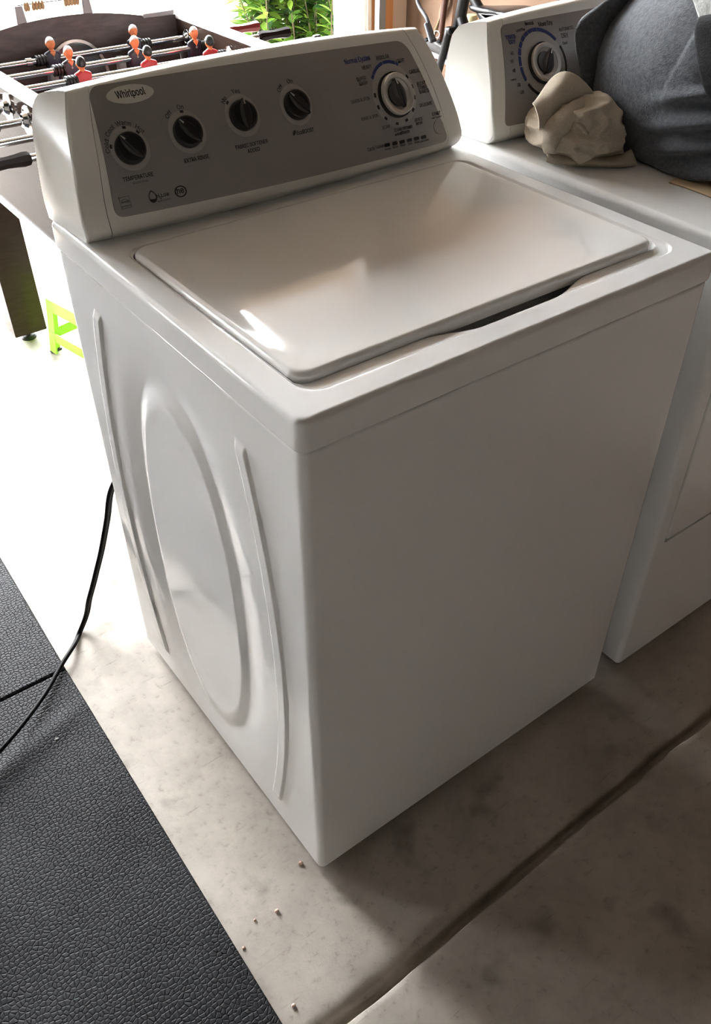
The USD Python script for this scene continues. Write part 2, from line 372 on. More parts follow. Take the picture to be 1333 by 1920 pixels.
def body_mesh():
    e = .003; x0, x1, y0, y1 = e, W - e, e, D + .003
    zs = np.r_[.018, .020, np.linspace(.024, .892, 290), .8945, .8965]
    rings = []
    for z in zs:
        ins = .003 if z < .019 else (.0012 if z < .0205 else (0 if z < .894 else (.002 if z < .896 else .006)))
        P = rrect(x0 + ins, x1 - ins, y0 + ins, y1 - ins, .011, 6, 1, 1)
        # the left side is the closing edge (last point to the first of the outline): cut it finely
        a, b = P[-14 + 6], P[-14 + 7]                                # end of back-left arc, start of front-left arc
        k = len(P) - 7
        left = np.linspace(P[k - 1], P[k], 420)[1:-1]
        left[:, 0] -= relief(left[:, 1], np.full(len(left), z)) if ins == 0 else 0
        rings.append(at_z(np.vstack([P[:k], left, P[k:]]), z))
    return loft(rings, True, True)
part(wm, 'body', body_mesh(), M['enamel'], smooth=True if False else 50)
for fx, fy in ((.05, .05), (W - .05, .05), (.05, D - .05), (W - .05, D - .05)):
    part(wm, 'foot', lathe([(.018, 0), (.018, .008), (.008, .009), (.008, .019)], 16, (fx, fy, 0)), M['black_soft'])

def top_mesh(x0, x1, y0, y1, zb, zt):
    O = dict(nc=8, nx=60, ny=20)
    rings = []
    ro = lambda ins, z, r=.013: rings.append(at_z(rrect(x0 + ins, x1 - ins, y0 + ins, y1 - ins, max(r - ins * .5, .003), **O), z))
    ro(.010, zb + .003); ro(.0025, zb); ro(.0006, zb + .0008); ro(0, zb + .003); ro(0, zt - .0085)
    for a in np.linspace(0, 90, 6)[1:]:
        ro(.0085 * (1 - math.cos(math.radians(a))), zt - .0085 + .0085 * math.sin(math.radians(a)))
    # recess for the lid: step, narrow shelf, then the well with its hand scoop in front
    def rec(ins, z, r, scoop=0.0):
        P = rrect(x0 + .0375 + ins, x0 + .6655 - ins, y0 + .0385 + ins, y0 + .494 - ins, r, **O)
        rings.append(at_z(P, z))
    rec(-.004, zt, .034); rec(0, zt, .031); rec(.0012, zt - .0005, .030); rec(.0025, zt - .0020, .028); rec(.0042, zt - .0034, .0265); rec(.006, zt - .0039, .025)
    def well(ins, z):
        P = rrect(x0 + .0405 + ins, x0 + .6595 - ins, y0 + .0655 + ins, y0 + .489 - ins, .022, **O)
        s = np.clip(np.minimum((P[:, 0] - .215) / .085, (.505 - P[:, 0]) / .085), 0, 1); s = s * s * (3 - 2 * s)
        P[:, 1] -= np.where(P[:, 1] < y0 + .075 + ins, s * .0205, 0)
        rings.append(at_z(P, z))
    well(-.0006, zt - .0041); well(.0006, zt - .0048); well(.0012, zt - .007); well(.0015, zt - .03); well(.012, zt - .034)
    return loft(rings, False, True)
part(wm, 'top_panel', top_mesh(0, W, 0, D + .006, ZT - .041, ZT), M['enamel'], smooth=40)

def lid_mesh():
    x0, x1, y0, y1, zb, zt = .0440, .6465, .0670, .4805, .926, .9445
    O = dict(nc=10, nx=30, ny=40)
    rings = []
    L = lambda ins, z, r: rings.append(at_z(rrect(x0 + ins, x1 - ins, y0 + ins, y1 - ins, r, **O), z))
    L(.004, zb, .018); L(.0006, zb + .001, .021); L(0, zb + .003, .022); L(0, zt - .0075, .022)
    for a in np.linspace(0, 90, 7)[1:]:
        L(.0075 * (1 - math.cos(math.radians(a))), zt - .0075 + .0075 * math.sin(math.radians(a)), .0215)
    c = np.array([(x0 + x1) / 2, (y0 + y1) / 2]); last = rings[-1][:, :2]
    for k in np.r_[np.linspace(0, .2, 6)[1:], np.linspace(.2, .97, 26)[1:]]:
        q = last + (c - last) * k; rings.append(at_z(q, zt))
    for r in rings[10:]:
        u, v = (r[:, 0] - x0) / (x1 - x0), (r[:, 1] - y0) / (y1 - y0)
        r[:, 2] += lid_shape(u, v)
    return loft(rings, True, True)
def lid_shape(u, v):
    e = np.clip(np.minimum(np.minimum(u, 1 - u) * .6, np.minimum(v, 1 - v) * .42) / .03, 0, 1); e = e * e * (3 - 2 * e)
    return e * LIDK * (((2 * u - 1) ** 2) * .25 + ((2 * v - 1) ** 2) * 1.0 - 1.0)
LIDK = .0052
part(wm, 'lid', lid_mesh(), M['lid_enamel'], smooth=40)

# ---- console
SE = .897
def con_grid(ss, h_lo=0.0, body=True):
    prof = [(h, None) for h in np.r_[h_lo, .003, .006, .010, .014, .019, .024, .03, np.linspace(.04, .17, 14), .176]]
    prof += [(.1782, .6048), (.1788, .6085), (.1780, .620), (.1730, .644), (.1690, .655), (.1600, .6605), (.10, .662), (h_lo, .662)]
    return [np.array([con_point(s, h, y) for h, y in prof]) for s in ss]
edge = lambda a, b, n: list(np.linspace(a, b, n))
def console(thing_path, move, mats):
    """The console of washer or dryer; move shifts it to where that machine stands."""
    mv = lambda m: trimesh.Trimesh(m.vertices + move, m.faces, process=False)
    c = part(thing_path, 'console', mv(loft(con_grid(edge(-SE + .0012, SE - .0012, 41)))), mats['shell'], smooth=40)
    for sg in (-1, 1):
        ss = sorted(sg * s for s in edge(SE + .0012, .985, 5) + [.989, .992, .9945, .9965, .998, .9992, 1.0])
        body = loft(con_grid(ss), sg > 0, sg < 0)
        # the end face, from the front edge to the back, as one smooth sheet
        G = []
        for r in np.linspace(0, 1, 22):
            h0 = .176 * r; yf = float(_yf(h0)) + .004
            row = []
            for q in np.linspace(0, 1, 9):
                y = yf + (.662 - yf) * q
                row.append(con_point(float(sg), h0 + r ** 5 * (float(np.interp(y, [.6048, .6085, .620, .644, .655, .6605, .662], [.1782, .1788, .1780, .1730, .1690, .1600, .155])) - .176), y))
            G.append(np.array(row))
        f = loft(G, False, False, closed=False, orient=False)
        if f.face_normals[:, 0].mean() * sg < 0: f.invert()
        part(c, 'end_cap', mv(cat(body, f)), mats['shell'], smooth=32)
    return c, mv

def on_face(xz, lift):
    out = []
    for x, z in xz:
        p, n = con_surf(x, z); out.append(p + n * lift)
    return np.array(out)
def decal(xz, lift=.0012, rings=1, skirt=True, sink=-.0006):
    """A thin plate of the outline xz laid on the console's curved face."""
    P = np.asarray(xz, float); c = P.mean(0); R = []
    if skirt: R.append(on_face(P, sink))
    R.append(on_face(P, lift - .0002)); 
    for k in np.linspace(0.0, .985, rings + 1) if rings > 1 else (.03, .9):
        R.append(on_face(P + (c - P) * max(k, .004), lift))
    return loft(R, False, True)
def disc(c, r, n=40, sz=.94):
    t = np.arange(n) * 2 * math.pi / n
    return np.c_[c[0] + r * np.cos(t), c[1] + r * sz * np.sin(t)]
def arc_band(c, r0, r1, a0, a1, n=14, sz=.94):
    t = np.radians(np.linspace(a0, a1, n))
    return np.r_[np.c_[c[0] + r1 * np.cos(t), c[1] + r1 * sz * np.sin(t)], np.c_[c[0] + r0 * np.cos(t[::-1]), c[1] + r0 * sz * np.sin(t[::-1])]]
def band(c, r0, r1, a0, a1, lift=.0018, n=14):
    t = np.radians(np.linspace(a0, a1, n)); f = lambda r, l: on_face(np.c_[c[0] + r * np.cos(t), c[1] + r * .94 * np.sin(t)], l)
    return loft([f(r0, .0), f(r0, lift), f(r1, lift), f(r1, .0)], False, False, closed=False)
def lettering(text, a, b, lift=.0013, bold=False, tall=1.0):
    """Printed words on the console face from a to b (x, z of the baseline's ends)."""
    m = meshkit.text_mesh(text, .01, .0002, bold); a, b = np.array(a), np.array(b)
    v = m.vertices; w = v[:, 0].max() - v[:, 0].min(); u = (v[:, 0] - v[:, 0].min()) / w; L = np.linalg.norm(b - a); d = (b - a) / L; q = np.array([-d[1], d[0]])
    xz = a + np.outer(u * L, d) + np.outer(v[:, 1] * L / w * tall, q)
    key, inv = np.unique(np.round(xz, 6), axis=0, return_inverse=True)
    base_p = [con_surf(*k) for k in key]
    P = np.array([p for p, n in base_p])[inv.ravel()]; N = np.array([n for p, n in base_p])[inv.ravel()]
    return trimesh.Trimesh(P + N * (lift + v[:, 2:3]), m.faces, process=False)

PLATE = [(.0490, .9705), (.6580, .9600), (.6130, 1.1060), (.0735, 1.1170)]
def rounded(poly, rs, n=7):
    """Outline of a quadrilateral with round corners; long edges cut finely."""
    P = np.array(poly, float); out = []
    for i in range(4):
        p, a, b = P[i], P[i - 1], P[(i + 1) % 4]; r = rs[i]
        u, v = (a - p) / np.linalg.norm(a - p), (b - p) / np.linalg.norm(b - p)
        for t in np.linspace(0, 1, n):
            s, e = p + u * r, p + v * r; out.append((1 - t) ** 2 * s + 2 * t * (1 - t) * p + t * t * e)
        e, nx = p + v * r, P[(i + 1) % 4] + (P[i] - P[(i + 1) % 4]) / np.linalg.norm(P[i] - P[(i + 1) % 4]) * rs[(i + 1) % 4]
        k = max(2, int(np.linalg.norm(nx - e) / .012))
        for t in range(1, k): out.append(e + (nx - e) * t / k)
    out = np.array(out)
    top = (out[:, 1] - .965) / .15
    out[:, 1] += .006 * (1 - ((out[:, 0] - .349) / .30) ** 2) * np.clip(top, 0, 1)
    return out

wc, _ = console(wm, V3(0, 0, 0), M)
part(wc, 'faceplate', decal(rounded(PLATE, (.016, .016, .02, .016)), .0011, 14), M['plate'], smooth=30)
# badge and printing
t = np.arange(44) * 2 * math.pi / 44
part(wc, 'badge', decal(np.c_[.1270 + .0335 * np.cos(t), 1.1042 + .0098 * np.sin(t)], .0026, 4), M['badge'], smooth=30)
TXT = [('Whirlpool', (.1065, 1.1012), (.1478, 1.1014), 1, 1.15), ('TEMPERATURE', (.0756, 1.0113), (.1193, 1.0113), 1, 1.1), ('all cold rinses', (.0874, 1.0062), (.1101, 1.0062), 0, 1), ('EXTRA RINSE', (.1691, 1.0185), (.2073, 1.0185), 1, 1.1),
       ('FABRIC SOFTENER', (.2518, 1.0215), (.3058, 1.0215), 1, 1.1), ('ADDED', (.2690, 1.0140), (.2895, 1.0142), 1, 1.1), ('EcoBOOST', (.3577, 1.0228), (.3887, 1.0225), 1, 1.1),
       ('HEAVY', (.5095, 1.0828), (.5290, 1.0826), 0, 1.1), ('REGULAR', (.5432, 1.0902), (.5693, 1.0900), 0, 1.1), ('LIGHT', (.5815, 1.0811), (.5990, 1.0808), 0, 1.1),
       ('CASUAL', (.6017, 1.0641), (.6255, 1.0635), 0, 1.1), ('BULKY', (.6112, 1.0468), (.6306, 1.0464), 0, 1.1), ('ITEMS/', (.6114, 1.0414), (.6305, 1.0410), 0, 1.1), ('SHEETS', (.6113, 1.0358), (.6335, 1.0352), 0, 1.1),
       ('DELICATE', (.6056, 1.0182), (.6337, 1.0176), 0, 1.1), ('QUICK', (.5889, 1.0008), (.6060, 1.0006), 0, 1.1), ('WASH', (.5899, .9956), (.6044, .9954), 0, 1.1), ('CLEAN WASHER', (.5411, .9948), (.5810, .9936), 0, 1.15),
       ('with', (.5415, .9893), (.5500, .9891), 0, 1), ('affresh', (.5515, .9890), (.5720, .9886), 1, 1), ('SOAK', (.5184, 1.0022), (.5344, 1.0022), 0, 1.1), ('RINSE & SPIN', (.4802, 1.0205), (.5143, 1.0205), 0, 1.1), ('DRAIN & SPIN', (.4691, 1.0450), (.5059, 1.0450), 0, 1.1),
       ('SUPER', (.4920, 1.0703), (.5104, 1.0703), 0, 1.1), ('WASH', (.4940, 1.0648), (.5102, 1.0648), 0, 1.1), ('Cycle Status', (.4802, .9785), (.5137, .9788), 0, 1.15),
       ('START', (.6287, 1.0018), (.6488, 1.0012), 1, 1.0), ('hold 3 seconds', (.6270, .9978), (.6500, .9973), 0, 1), ('Sensing', (.5150, .9733), (.5275, .9731), 0, 1), ('Wash', (.5318, .9728), (.5430, .9726), 0, 1), ('Rinse', (.5480, .9723), (.5590, .9721), 0, 1), ('Spin', (.5650, .9718), (.5735, .9716), 0, 1), ('Done', (.5800, .9713), (.5905, .9711), 0, 1), ('Lid Locked', (.5930, .9706), (.6110, .9703), 0, 1),
       ('H', (.1145, .9842), (.1186, .9842), 1, 1.1), ('2', (.1190, .9825), (.1212, .9825), 1, 1.0), ('Low', (.1216, .9843), (.1337, .9845), 1, 1.0), ('wash system', (.1140, .9790), (.1338, .9793), 0, 1),
       ('he', (.1455, .9838), (.1565, .9842), 1, 1.0), ('energy', (.0640, .9868), (.0753, .9871), 1, 1.0), ('ENERGY STAR', (.0632, .9808), (.0750, .9810), 0, 1)]
for s, a, b, bold, tall in TXT:
    part(wc, 'lettering', lettering(s, a, b, .0026 if s == 'Whirlpool' else .0013, bool(bold), tall), M['badge'] if s == 'ENERGY STAR' else M['ink'], smooth=False)
part(wc, 'lettering', lettering('Normal Cycles', (.4801, 1.0935), (.5308, 1.0928), .0013, True, 1.1), M['ink_blue'], smooth=False)
def word_arc(s, c, r, a_mid, h, col='ink', name='lettering'):
    """A word set round a knob: its letters stand on the arc of radius r."""
    m = meshkit.text_mesh(s, h, .0002, False); v = m.vertices; x = v[:, 0] - (v[:, 0].max() + v[:, 0].min()) / 2
    a = math.radians(a_mid) - x / r; rr = r + v[:, 1]
    xz = np.c_[c[0] + rr * np.cos(a), c[1] + rr * .95 * np.sin(a)]
    base_p = [con_surf(*k) for k in xz]
    return trimesh.Trimesh(np.array([p for p, n in base_p]) + np.array([n for p, n in base_p]) * (.0013 + v[:, 2:3]), m.faces, process=False)
# emblems printed at the foot: leaf, drop, he ring, framed star label
part(wc, 'emblem', decal([(.3505, 1.0232), (.3522, 1.0228), (.3560, 1.0250), (.3568, 1.0290), (.3540, 1.0290), (.3512, 1.0265)], .0014, 1, False), M['ink'], False)
def ring_decal(P, k, lift=.0014):
    P = np.asarray(P); c = P.mean(0); Q = c + (P - c) * k
    return loft([on_face(P, lift - .0004), on_face(P, lift), on_face(Q, lift), on_face(Q, lift - .0004)], False, False)
drop = [(.1090 + .0058 * math.cos(a) * (1 - .42 * max(math.sin(a), 0) ** 3), .9858 + (.0062 if math.sin(a) < 0 else .0092) * math.sin(a)) for a in np.arange(28) * 2 * math.pi / 28]
part(wc, 'emblem', ring_decal(drop, .82), M['ink'], False)
part(wc, 'emblem', decal([(.1040, .9850), (.1050, .9820), (.1075, .9802), (.1105, .9802), (.1130, .9822), (.1140, .9850), (.1115, .9838), (.1085, .9842)], .0014, 1, False), M['ink'], False)
part(wc, 'emblem', ring_decal(np.c_[.1512 + .0092 * np.cos(t), .9862 + .0072 * np.sin(t)], .80), M['ink'], False)
box_ = [(.0615, .9798), (.0765, .9800), (.0768, .9945), (.0618, .9942)]
part(wc, 'emblem', ring_decal(box_, .90), M['ink_grey'], False)
part(wc, 'emblem', decal([(.0620, .9800), (.0763, .9802), (.0764, .9838), (.0620, .9836)], .0013, 1, False), M['ink_grey'], False)
part(wc, 'emblem', band((.0692, .9858), .0052, .0061, 15, 165, .0014), M['ink_grey'], False)
for k in range(6):
    x, z = .5217 + k * .0159, .9800 - k * .00068
    part(wc, 'indicator_light', decal(rounded([(x - .0055, z - .0022), (x + .0055, z - .0024), (x + .0055, z + .0022), (x - .0055, z + .0024)], (.0019,) * 4, 4) - (0, .006 * (1 - ((x - .349) / .30) ** 2) * max((z - .965) / .15, 0)), .0018, 1), M['black_gloss'], 30)
part(wc, 'start_button', decal(disc((.6385, .9845), .0112, 32), .0022, 3), M['plate'], 30, label='round grey push button')

def knob(parent, c, ptr, move=V3(0, 0, 0), big=False):
    """A control knob at (x, z) of the face with its pointer at ptr degrees."""
    p, n = con_surf(*c); e1, e2, e3 = frame(n); o = p + move
    pl = lambda m: place(m, o, (e1, e2, e3))
    if not big:
        k = part(parent, 'knob', pl(lathe([(.0215, .0012), (.0215, .006), (.0200, .0088), (.0178, .0095), (.0170, .0085)], 40)), M['black_gloss'], 40)
        part(k, 'knob_insert', pl(lathe([(.0168, .0085), (.0125, .0058), (.0001, .0052)], 36, cap=False)), M['silver'], 40)
        part(k, 'knob_insert', pl(lathe([(.0118, .0056), (.0112, .0072), (.0001, .0076)], 36, cap=False)), M['dark_insert'], 40)
        Lg, Wd, Hh = .0215, .0052, .0150
    else:
        k = part(parent, 'dial', pl(lathe([(.0345, .0012), (.0345, .006), (.0328, .0066)], 56)), M['black_gloss'], 40)
        part(k, 'dial_rim', pl(lathe([(.0322, .0060), (.0318, .0115), (.0300, .0130), (.0243, .0108), (.0236, .0095)], 56, cap=False)), M['silver'], 40)
        part(k, 'knob_insert', pl(lathe([(.0236, .0096), (.0180, .0064), (.0170, .0060)], 44, cap=False)), M['silver'], 40)
        part(k, 'knob_insert', pl(lathe([(.0176, .0062), (.0172, .0090), (.0001, .0094)], 44, cap=False)), M['dark_insert'], 40)
        Lg, Wd, Hh = .0228, .0062, .0170
    # the grip: a blade with one flat smoky face, pointed at the head and bowed along its other edge
    a = math.radians(ptr); dx, dy = V3(math.cos(a), math.sin(a), 0), V3(-math.sin(a), math.cos(a), 0)
    tt = np.linspace(-1, 1, 19)
    def half(sc, wl, wr):
        return np.vstack([[dx * Lg * sc * q - dy * wr * (1 - abs(q) ** 2.4) for q in tt], [dx * Lg * sc * q + dy * wl * (1 - abs(q) ** 2.0) for q in tt[::-1][1:-1]]])
    rings = [half(1.0, Wd * .55, Wd * 1.9) + (0, 0, .0055), half(1.0, Wd * .40, Wd * 1.8) + (0, 0, Hh * .70), half(.985, Wd * .30, Wd * 1.70) + (0, 0, Hh * .88), half(.955, Wd * .16, Wd * 1.45) + (0, 0, Hh * .97), half(.90, Wd * .02, Wd * 1.1) + (0, 0, Hh)]
    part(k, 'grip', pl(loft(rings)), M['black_gloss'], 32)
    face = [half(.93, Wd * 1.35, -Wd * .25) + (0, 0, .0058), half(.93, Wd * 1.15, -Wd * .25) + (0, 0, Hh * .62), half(.90, Wd * .75, -Wd * .2) + (0, 0, Hh * .86)]
    part(k, 'grip_face', pl(loft(face)), M['dark_insert'], 32)
    part(k, 'pointer', pl(loft([np.array([dx * (Lg * q) - dy * (Wd * .45 * (1 - q)) + dy * (w * s) for q, s in ((.58, -1), (.92, -.3), (.92, .3), (.58, 1))]) + (0, 0, z) for w, z in ((.0015, Hh * .97), (.0013, Hh * 1.03))])), M['silver'], 30)
    return k
WK = [(.0992, 1.0466), (.1867, 1.0529), (.2774, 1.0593), (.3696, 1.0587)]
for c, ptr in zip(WK, (125, 127, 84, 127)):
    part(wc, 'knob_ring', decal(disc(c, .0272), .0015, 4), M['plate_light'], 30)
for i, (c, tick) in enumerate(zip(WK, ((166, 86, 44), (86,), (132,), ()))):
    for a in tick:
        part(wc, 'tick_mark', band(c, .0240, .0268, a - 5.5, a + 5.5, .0019, 4), M['ink'], False)
for s, i, a in (('Cold', 0, 166), ('Cool', 0, 127), ('Warm', 0, 84), ('Hot', 0, 42), ('Off', 1, 127), ('On', 1, 86), ('No', 2, 132), ('Yes', 2, 86), ('Off', 3, 127), ('On', 3, 86)):
    part(wc, 'lettering', word_arc(s, WK[i], .0282, a, .0052), M['ink'], False)
for c, ptr in zip(WK, (127, 127, 84, 127)):
    knob(wm, c, ptr)
DC = (.5585, 1.0425)
part(wc, 'dial_ring', decal(disc(DC, .0445, 64), .0015, 6), M['plate_light'], 30)
for a0, a1 in ((58, 64), (65.5, 97), (98.5, 133), (134.5, 142)):
    part(wc, 'cycle_band', band(DC, .0440, .0482, a0, a1, .0016, 10), M['ink_blue'], False)
for a in (30, 8, -14, -41, -72, -102, -136, -165, 171):
    part(wc, 'tick_mark', band(DC, .0390, .0428, a - 4.2, a + 4.2, .0019, 4), M['ink'], False)
knob(wm, DC, 100, big=True)
# ------------------------------------------------------------------ dryer
DX0, DY0, DZT = .7495, -.004, .932
dr = thing('clothes_dryer', 'white clothes dryer right of the washer with laundry heaped on top', 'clothes dryer', (DX0 + .343, .325, 0))
def dryer_body():
    b = man(rbox(DX0, DX0 + .686, DY0, .655, .020, DZT, .011, .011, 4))
    d = man(rbox(DX0 + .0335, DX0 + .6525, DY0 - .05, DY0 + .022, .3495, .801, .006, .008, 3))
    return tri(b - d)
part(dr, 'body', dryer_body(), M['enamel'], smooth=30)
part(dr, 'door', rbox(DX0 + .0385, DX0 + .6475, DY0 - .0015, DY0 + .0215, .3545, .796, .0045, .006, 3), M['enamel'], smooth=35)
for fx in (.05, .636):
    for fy in (.05, .60):
        part(dr, 'foot', lathe([(.018, 0), (.018, .009), (.008, .010), (.008, .022)], 16, (DX0 + fx, fy, 0)), M['black_soft'])
DM = V3(.752, -.014, -.0055)
dc, dmv = console(dr, DM, M)
part(dc, 'faceplate', dmv(decal(rounded([(.0270, .9690), (.6640, .9650), (.6150, 1.1060), (.0660, 1.1100)], (.012, .016, .02, .012)), .0011, 14)), M['plate'], 30)
DD = (.1355, 1.0500)
part(dc, 'dial_ring', dmv(decal(disc(DD, .0500, 56), .0014, 5)), M['plate_light'], 30)
for a0, a1 in ((38, 84), (86, 96), (98, 108), (110, 120), (122, 133), (135, 146), (148, 160), (162, 178), (180, 204)):
    part(dc, 'cycle_band', dmv(band(DD, .0485, .0535, a0, a1, .0019, 8)), M['ink_blue'], False)
part(dc, 'cycle_band', dmv(band(DD, .0490, .0530, -55, 25, .0019, 16)), M['ink'], False)
part(dc, 'cycle_band', dmv(band(DD, .0485, .0530, 212, 262, .0019, 12)), M['ink'], False)
for s, a, b, c_ in (('TIMED', (.0690, 1.0905), (.0905, 1.0905), 'ink_blue'), ('DRY', (.0735, 1.0835), (.0870, 1.0835), 'ink_blue'), ('Less Dry', (.0960, 1.0985), (.1150, 1.0985), 'ink'), ('Normal', (.1200, 1.1055), (.1380, 1.1055), 'ink'), ('More Dry', (.1480, 1.1010), (.1800, 1.1010), 'ink'), ('AUTOMATIC', (.1900, 1.0900), (.2260, 1.0900), 'ink'), ('DRY', (.1920, 1.0800), (.2080, 1.0800), 'ink'), ('60', (.0700, 1.0690), (.0760, 1.0690), 'ink'), ('50', (.0655, 1.0580), (.0715, 1.0580), 'ink'), ('40', (.0645, 1.0450), (.0705, 1.0450), 'ink'), ('20', (.0680, 1.0240), (.0740, 1.0240), 'ink'), ('Off', (.0720, 1.0125), (.0800, 1.0125), 'ink'), ('Touch Up', (.0560, 1.0340), (.0680, 1.0340), 'ink'), ('Cool', (.1900, 1.0710), (.2010, 1.0710), 'ink')):
    part(dc, 'lettering', dmv(lettering(s, a, b, .0013, c_ == 'ink_blue', 1.1)), M[c_], False)
dk = knob(dr, DD, 60, DM, big=True)

# ------------------------------------------------------------------ laundry on the dryer
def fold(x, k=2.0):
    return (1 - np.abs(2 * x - 1)) ** k
def cloth_mat(name, c1, c2, scale, sheen):
    n = {'g': ('geometry', {}), 'z': ('noise_texture', {'scale': scale, 'detail': 6.0, 'roughness': .7}), 'r': ('rgb_ramp', {'ramp': [(.36, c1), (.64, c2)]}),
         'zb': ('noise_texture', {'scale': scale * 2.4, 'detail': 4.0, 'roughness': .7}), 'b': ('bump', {'strength': .85, 'distance': .0030}),
         'p': ('principled_bsdf', {'roughness': .9, 'specular_ior_level': .15, 'sheen_weight': sheen, 'sheen_roughness': .45})}
    return mat(name, n, [('g.position', 'z.vector'), ('z.fac', 'r.fac'), ('r.color', 'p.base_color'), ('g.position', 'zb.vector'), ('zb.fac', 'b.height'), ('b.normal', 'p.normal')])
M['fleece'] = cloth_mat('grey_fleece', (.062, .067, .075), (.115, .122, .134), 160, .12)
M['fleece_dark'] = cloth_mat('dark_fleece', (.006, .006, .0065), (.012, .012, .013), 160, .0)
M['cotton'] = cloth_mat('beige_cotton', (.52, .44, .34), (.62, .54, .43), 300, .05)
M['lining'] = cloth_mat('pale_grey_lining', (.24, .24, .23), (.34, .34, .33), 60, .0)

def fleece_mesh():
    m = trimesh.creation.icosphere(6); d = np.array(m.vertices)
    c, r = V3(1.098, .272, 1.050), V3(.222, .262, .205)
    # a heavy drape: superellipsoid, narrowing towards the top
    a = np.abs(d); q = (a[:, 0] ** 2.2 + a[:, 1] ** 2.2 + a[:, 2] ** 2.6) ** (-1 / 2.3)
    p = d * q[:, None] * r
    th = np.arctan2(d[:, 1], d[:, 0]); hi = np.clip(d[:, 2], 0, 1)
    f1 = meshkit.noise(np.c_[d[:, 0] * 1.7 + 3, d[:, 1] * 1.7, d[:, 2] * 1.2], 5)
    ridge = sum(w * np.exp(-((th - t0 - tw * d[:, 2]) / s) ** 2) for t0, tw, s, w in ((-2.55, -.10, .16, 1.0), (-2.20, -.05, .12, .55), (-2.95, -.2, .2, .8), (-1.7, .1, .2, .4)))   # long upright folds
    fi = d[:, 2] + .42 * d[:, 1] + .10 * d[:, 1] ** 2
    crease = sum(w * np.exp(-((fi - z0) / s) ** 2) for z0, s, w in ((-.02, .055, .9), (-.22, .060, 1.0), (-.40, .050, .8), (-.58, .06, 1.0)))   # slack creases sweeping up towards the front
    right = np.clip(-d[:, 1] * 1.5 + .25, 0, 1) * np.clip(1 - d[:, 0] * .5, 0, 1)
    small = meshkit.noise(np.c_[d[:, 0] * 6, d[:, 1] * 6, d[:, 2] * 4], 8) - .5
    disp = .030 * (f1 - .5) + .017 * ridge * np.clip(hi + .25, 0, 1) + .030 * (crease - .35) * right + .006 * small
    p = p * (1 + (disp / .21)[:, None])
    p[:, 2] = np.maximum(p[:, 2], DZT + .0040 - c[2])
    up_ = np.clip(p[:, 2] - .02, 0, 1)
    p[:, 0] += .30 * up_; p[:, 1] -= .20 * up_                        # leans to the right as it rises
    p[:, 1] = np.minimum(p[:, 1], .494 - c[1])                          # it leans on the console
    m.vertices = p + c
    return m
fb = thing('fleece_blanket', 'dark grey fleece garment bundled in a big heap on top of the dryer', 'blanket', (1.05, .33, DZT))
part(fb, 'heap', fleece_mesh(), M['fleece'], smooth=True)
def sheet(f, nu, nv, th=.004):
    """A cloth sheet of thickness th from f(u, v)."""
    u, v = np.meshgrid(np.linspace(0, 1, nu), np.linspace(0, 1, nv), indexing='ij')
    P = f(u, v); du = np.gradient(P, axis=0); dv = np.gradient(P, axis=1); N = np.cross(du, dv); N /= np.maximum(np.linalg.norm(N, axis=2, keepdims=True), 1e-9)
    A, B = (P + N * th / 2).reshape(-1, 3), (P - N * th / 2).reshape(-1, 3); idx = np.arange(nu * nv).reshape(nu, nv)
    q = lambda s, k: np.vstack([np.c_[s[:-1, :-1].ravel(), s[1:, :-1].ravel(), s[1:, 1:].ravel()], np.c_[s[:-1, :-1].ravel(), s[1:, 1:].ravel(), s[:-1, 1:].ravel()]]) + k
    F = [q(idx, 0), q(idx, nu * nv)[:, ::-1]]
    loop = np.r_[idx[:, 0], idx[-1, 1:], idx[::-1, -1][1:], idx[0, ::-1][1:-1]]; l2 = np.roll(loop, -1); k = nu * nv
    F += [np.c_[loop, loop + k, l2 + k], np.c_[loop, l2 + k, l2]]
    return fixed(np.vstack([A, B]), np.vstack(F))
def strip(a, b, bulge=(0, 0, 0), wav=.0, seed=0, th=.004, n=(26, 26)):
    """A cloth sheet between two edge curves a and b (lists of points), bulging out and wavering."""
    A, B = smooth_path(a, n[0]), smooth_path(b, n[0]); bulge = np.array(bulge)
    def f(u, v):
        i = np.clip((u[:, 0] * (n[0] - 1)).round().astype(int), 0, n[0] - 1)
        P = A[i][:, None, :] * (1 - v[..., None]) + B[i][:, None, :] * v[..., None]
        P = P + (np.sin(math.pi * v) ** .8)[..., None] * bulge
        w = meshkit.noise(np.stack([u * 3.1 + seed, v * 2.3, u * 0], -1), seed) - .5
        return P + w[..., None] * wav * V3(-.5, -.8, .4)
    return sheet(f, n[0], n[1], th)
# the raised fold at the back of the heap, the dark open sleeve and its pale lining at the right
part(fb, 'back_fold', strip([(.985, .485, 1.150), (.930, .482, 1.128), (.893, .478, 1.105), (.893, .470, 1.075), (.905, .462, 1.03), (.925, .45, .985), (.95, .44, .95)],
                            [(1.07, .475, 1.185), (1.02, .47, 1.160), (1.0, .465, 1.11), (.990, .46, 1.07), (.995, .46, 1.02), (1.0, .45, .98), (1.02, .44, .95)], (-.006, -.010, .008), .012, 4, .007), M['fleece'], smooth=True)
part(fb, 'sleeve', strip([(.880, .232, 1.166), (.862, .228, 1.159), (.862, .222, 1.137), (.858, .205, 1.109), (.868, .188, 1.076), (.881, .180, 1.062)],
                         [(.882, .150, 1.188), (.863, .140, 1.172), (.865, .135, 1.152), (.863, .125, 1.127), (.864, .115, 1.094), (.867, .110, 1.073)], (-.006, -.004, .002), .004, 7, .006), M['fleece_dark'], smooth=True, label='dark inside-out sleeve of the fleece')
part(fb, 'lining', strip([(.909, .290, 1.198), (.890, .262, 1.183), (.884, .238, 1.163)], [(.889, .200, 1.219), (.884, .185, 1.199), (.875, .170, 1.185)], (-.004, -.003, .002), .003, 9, .004), M['lining'], smooth=True, label='pale grey lining of the fleece')

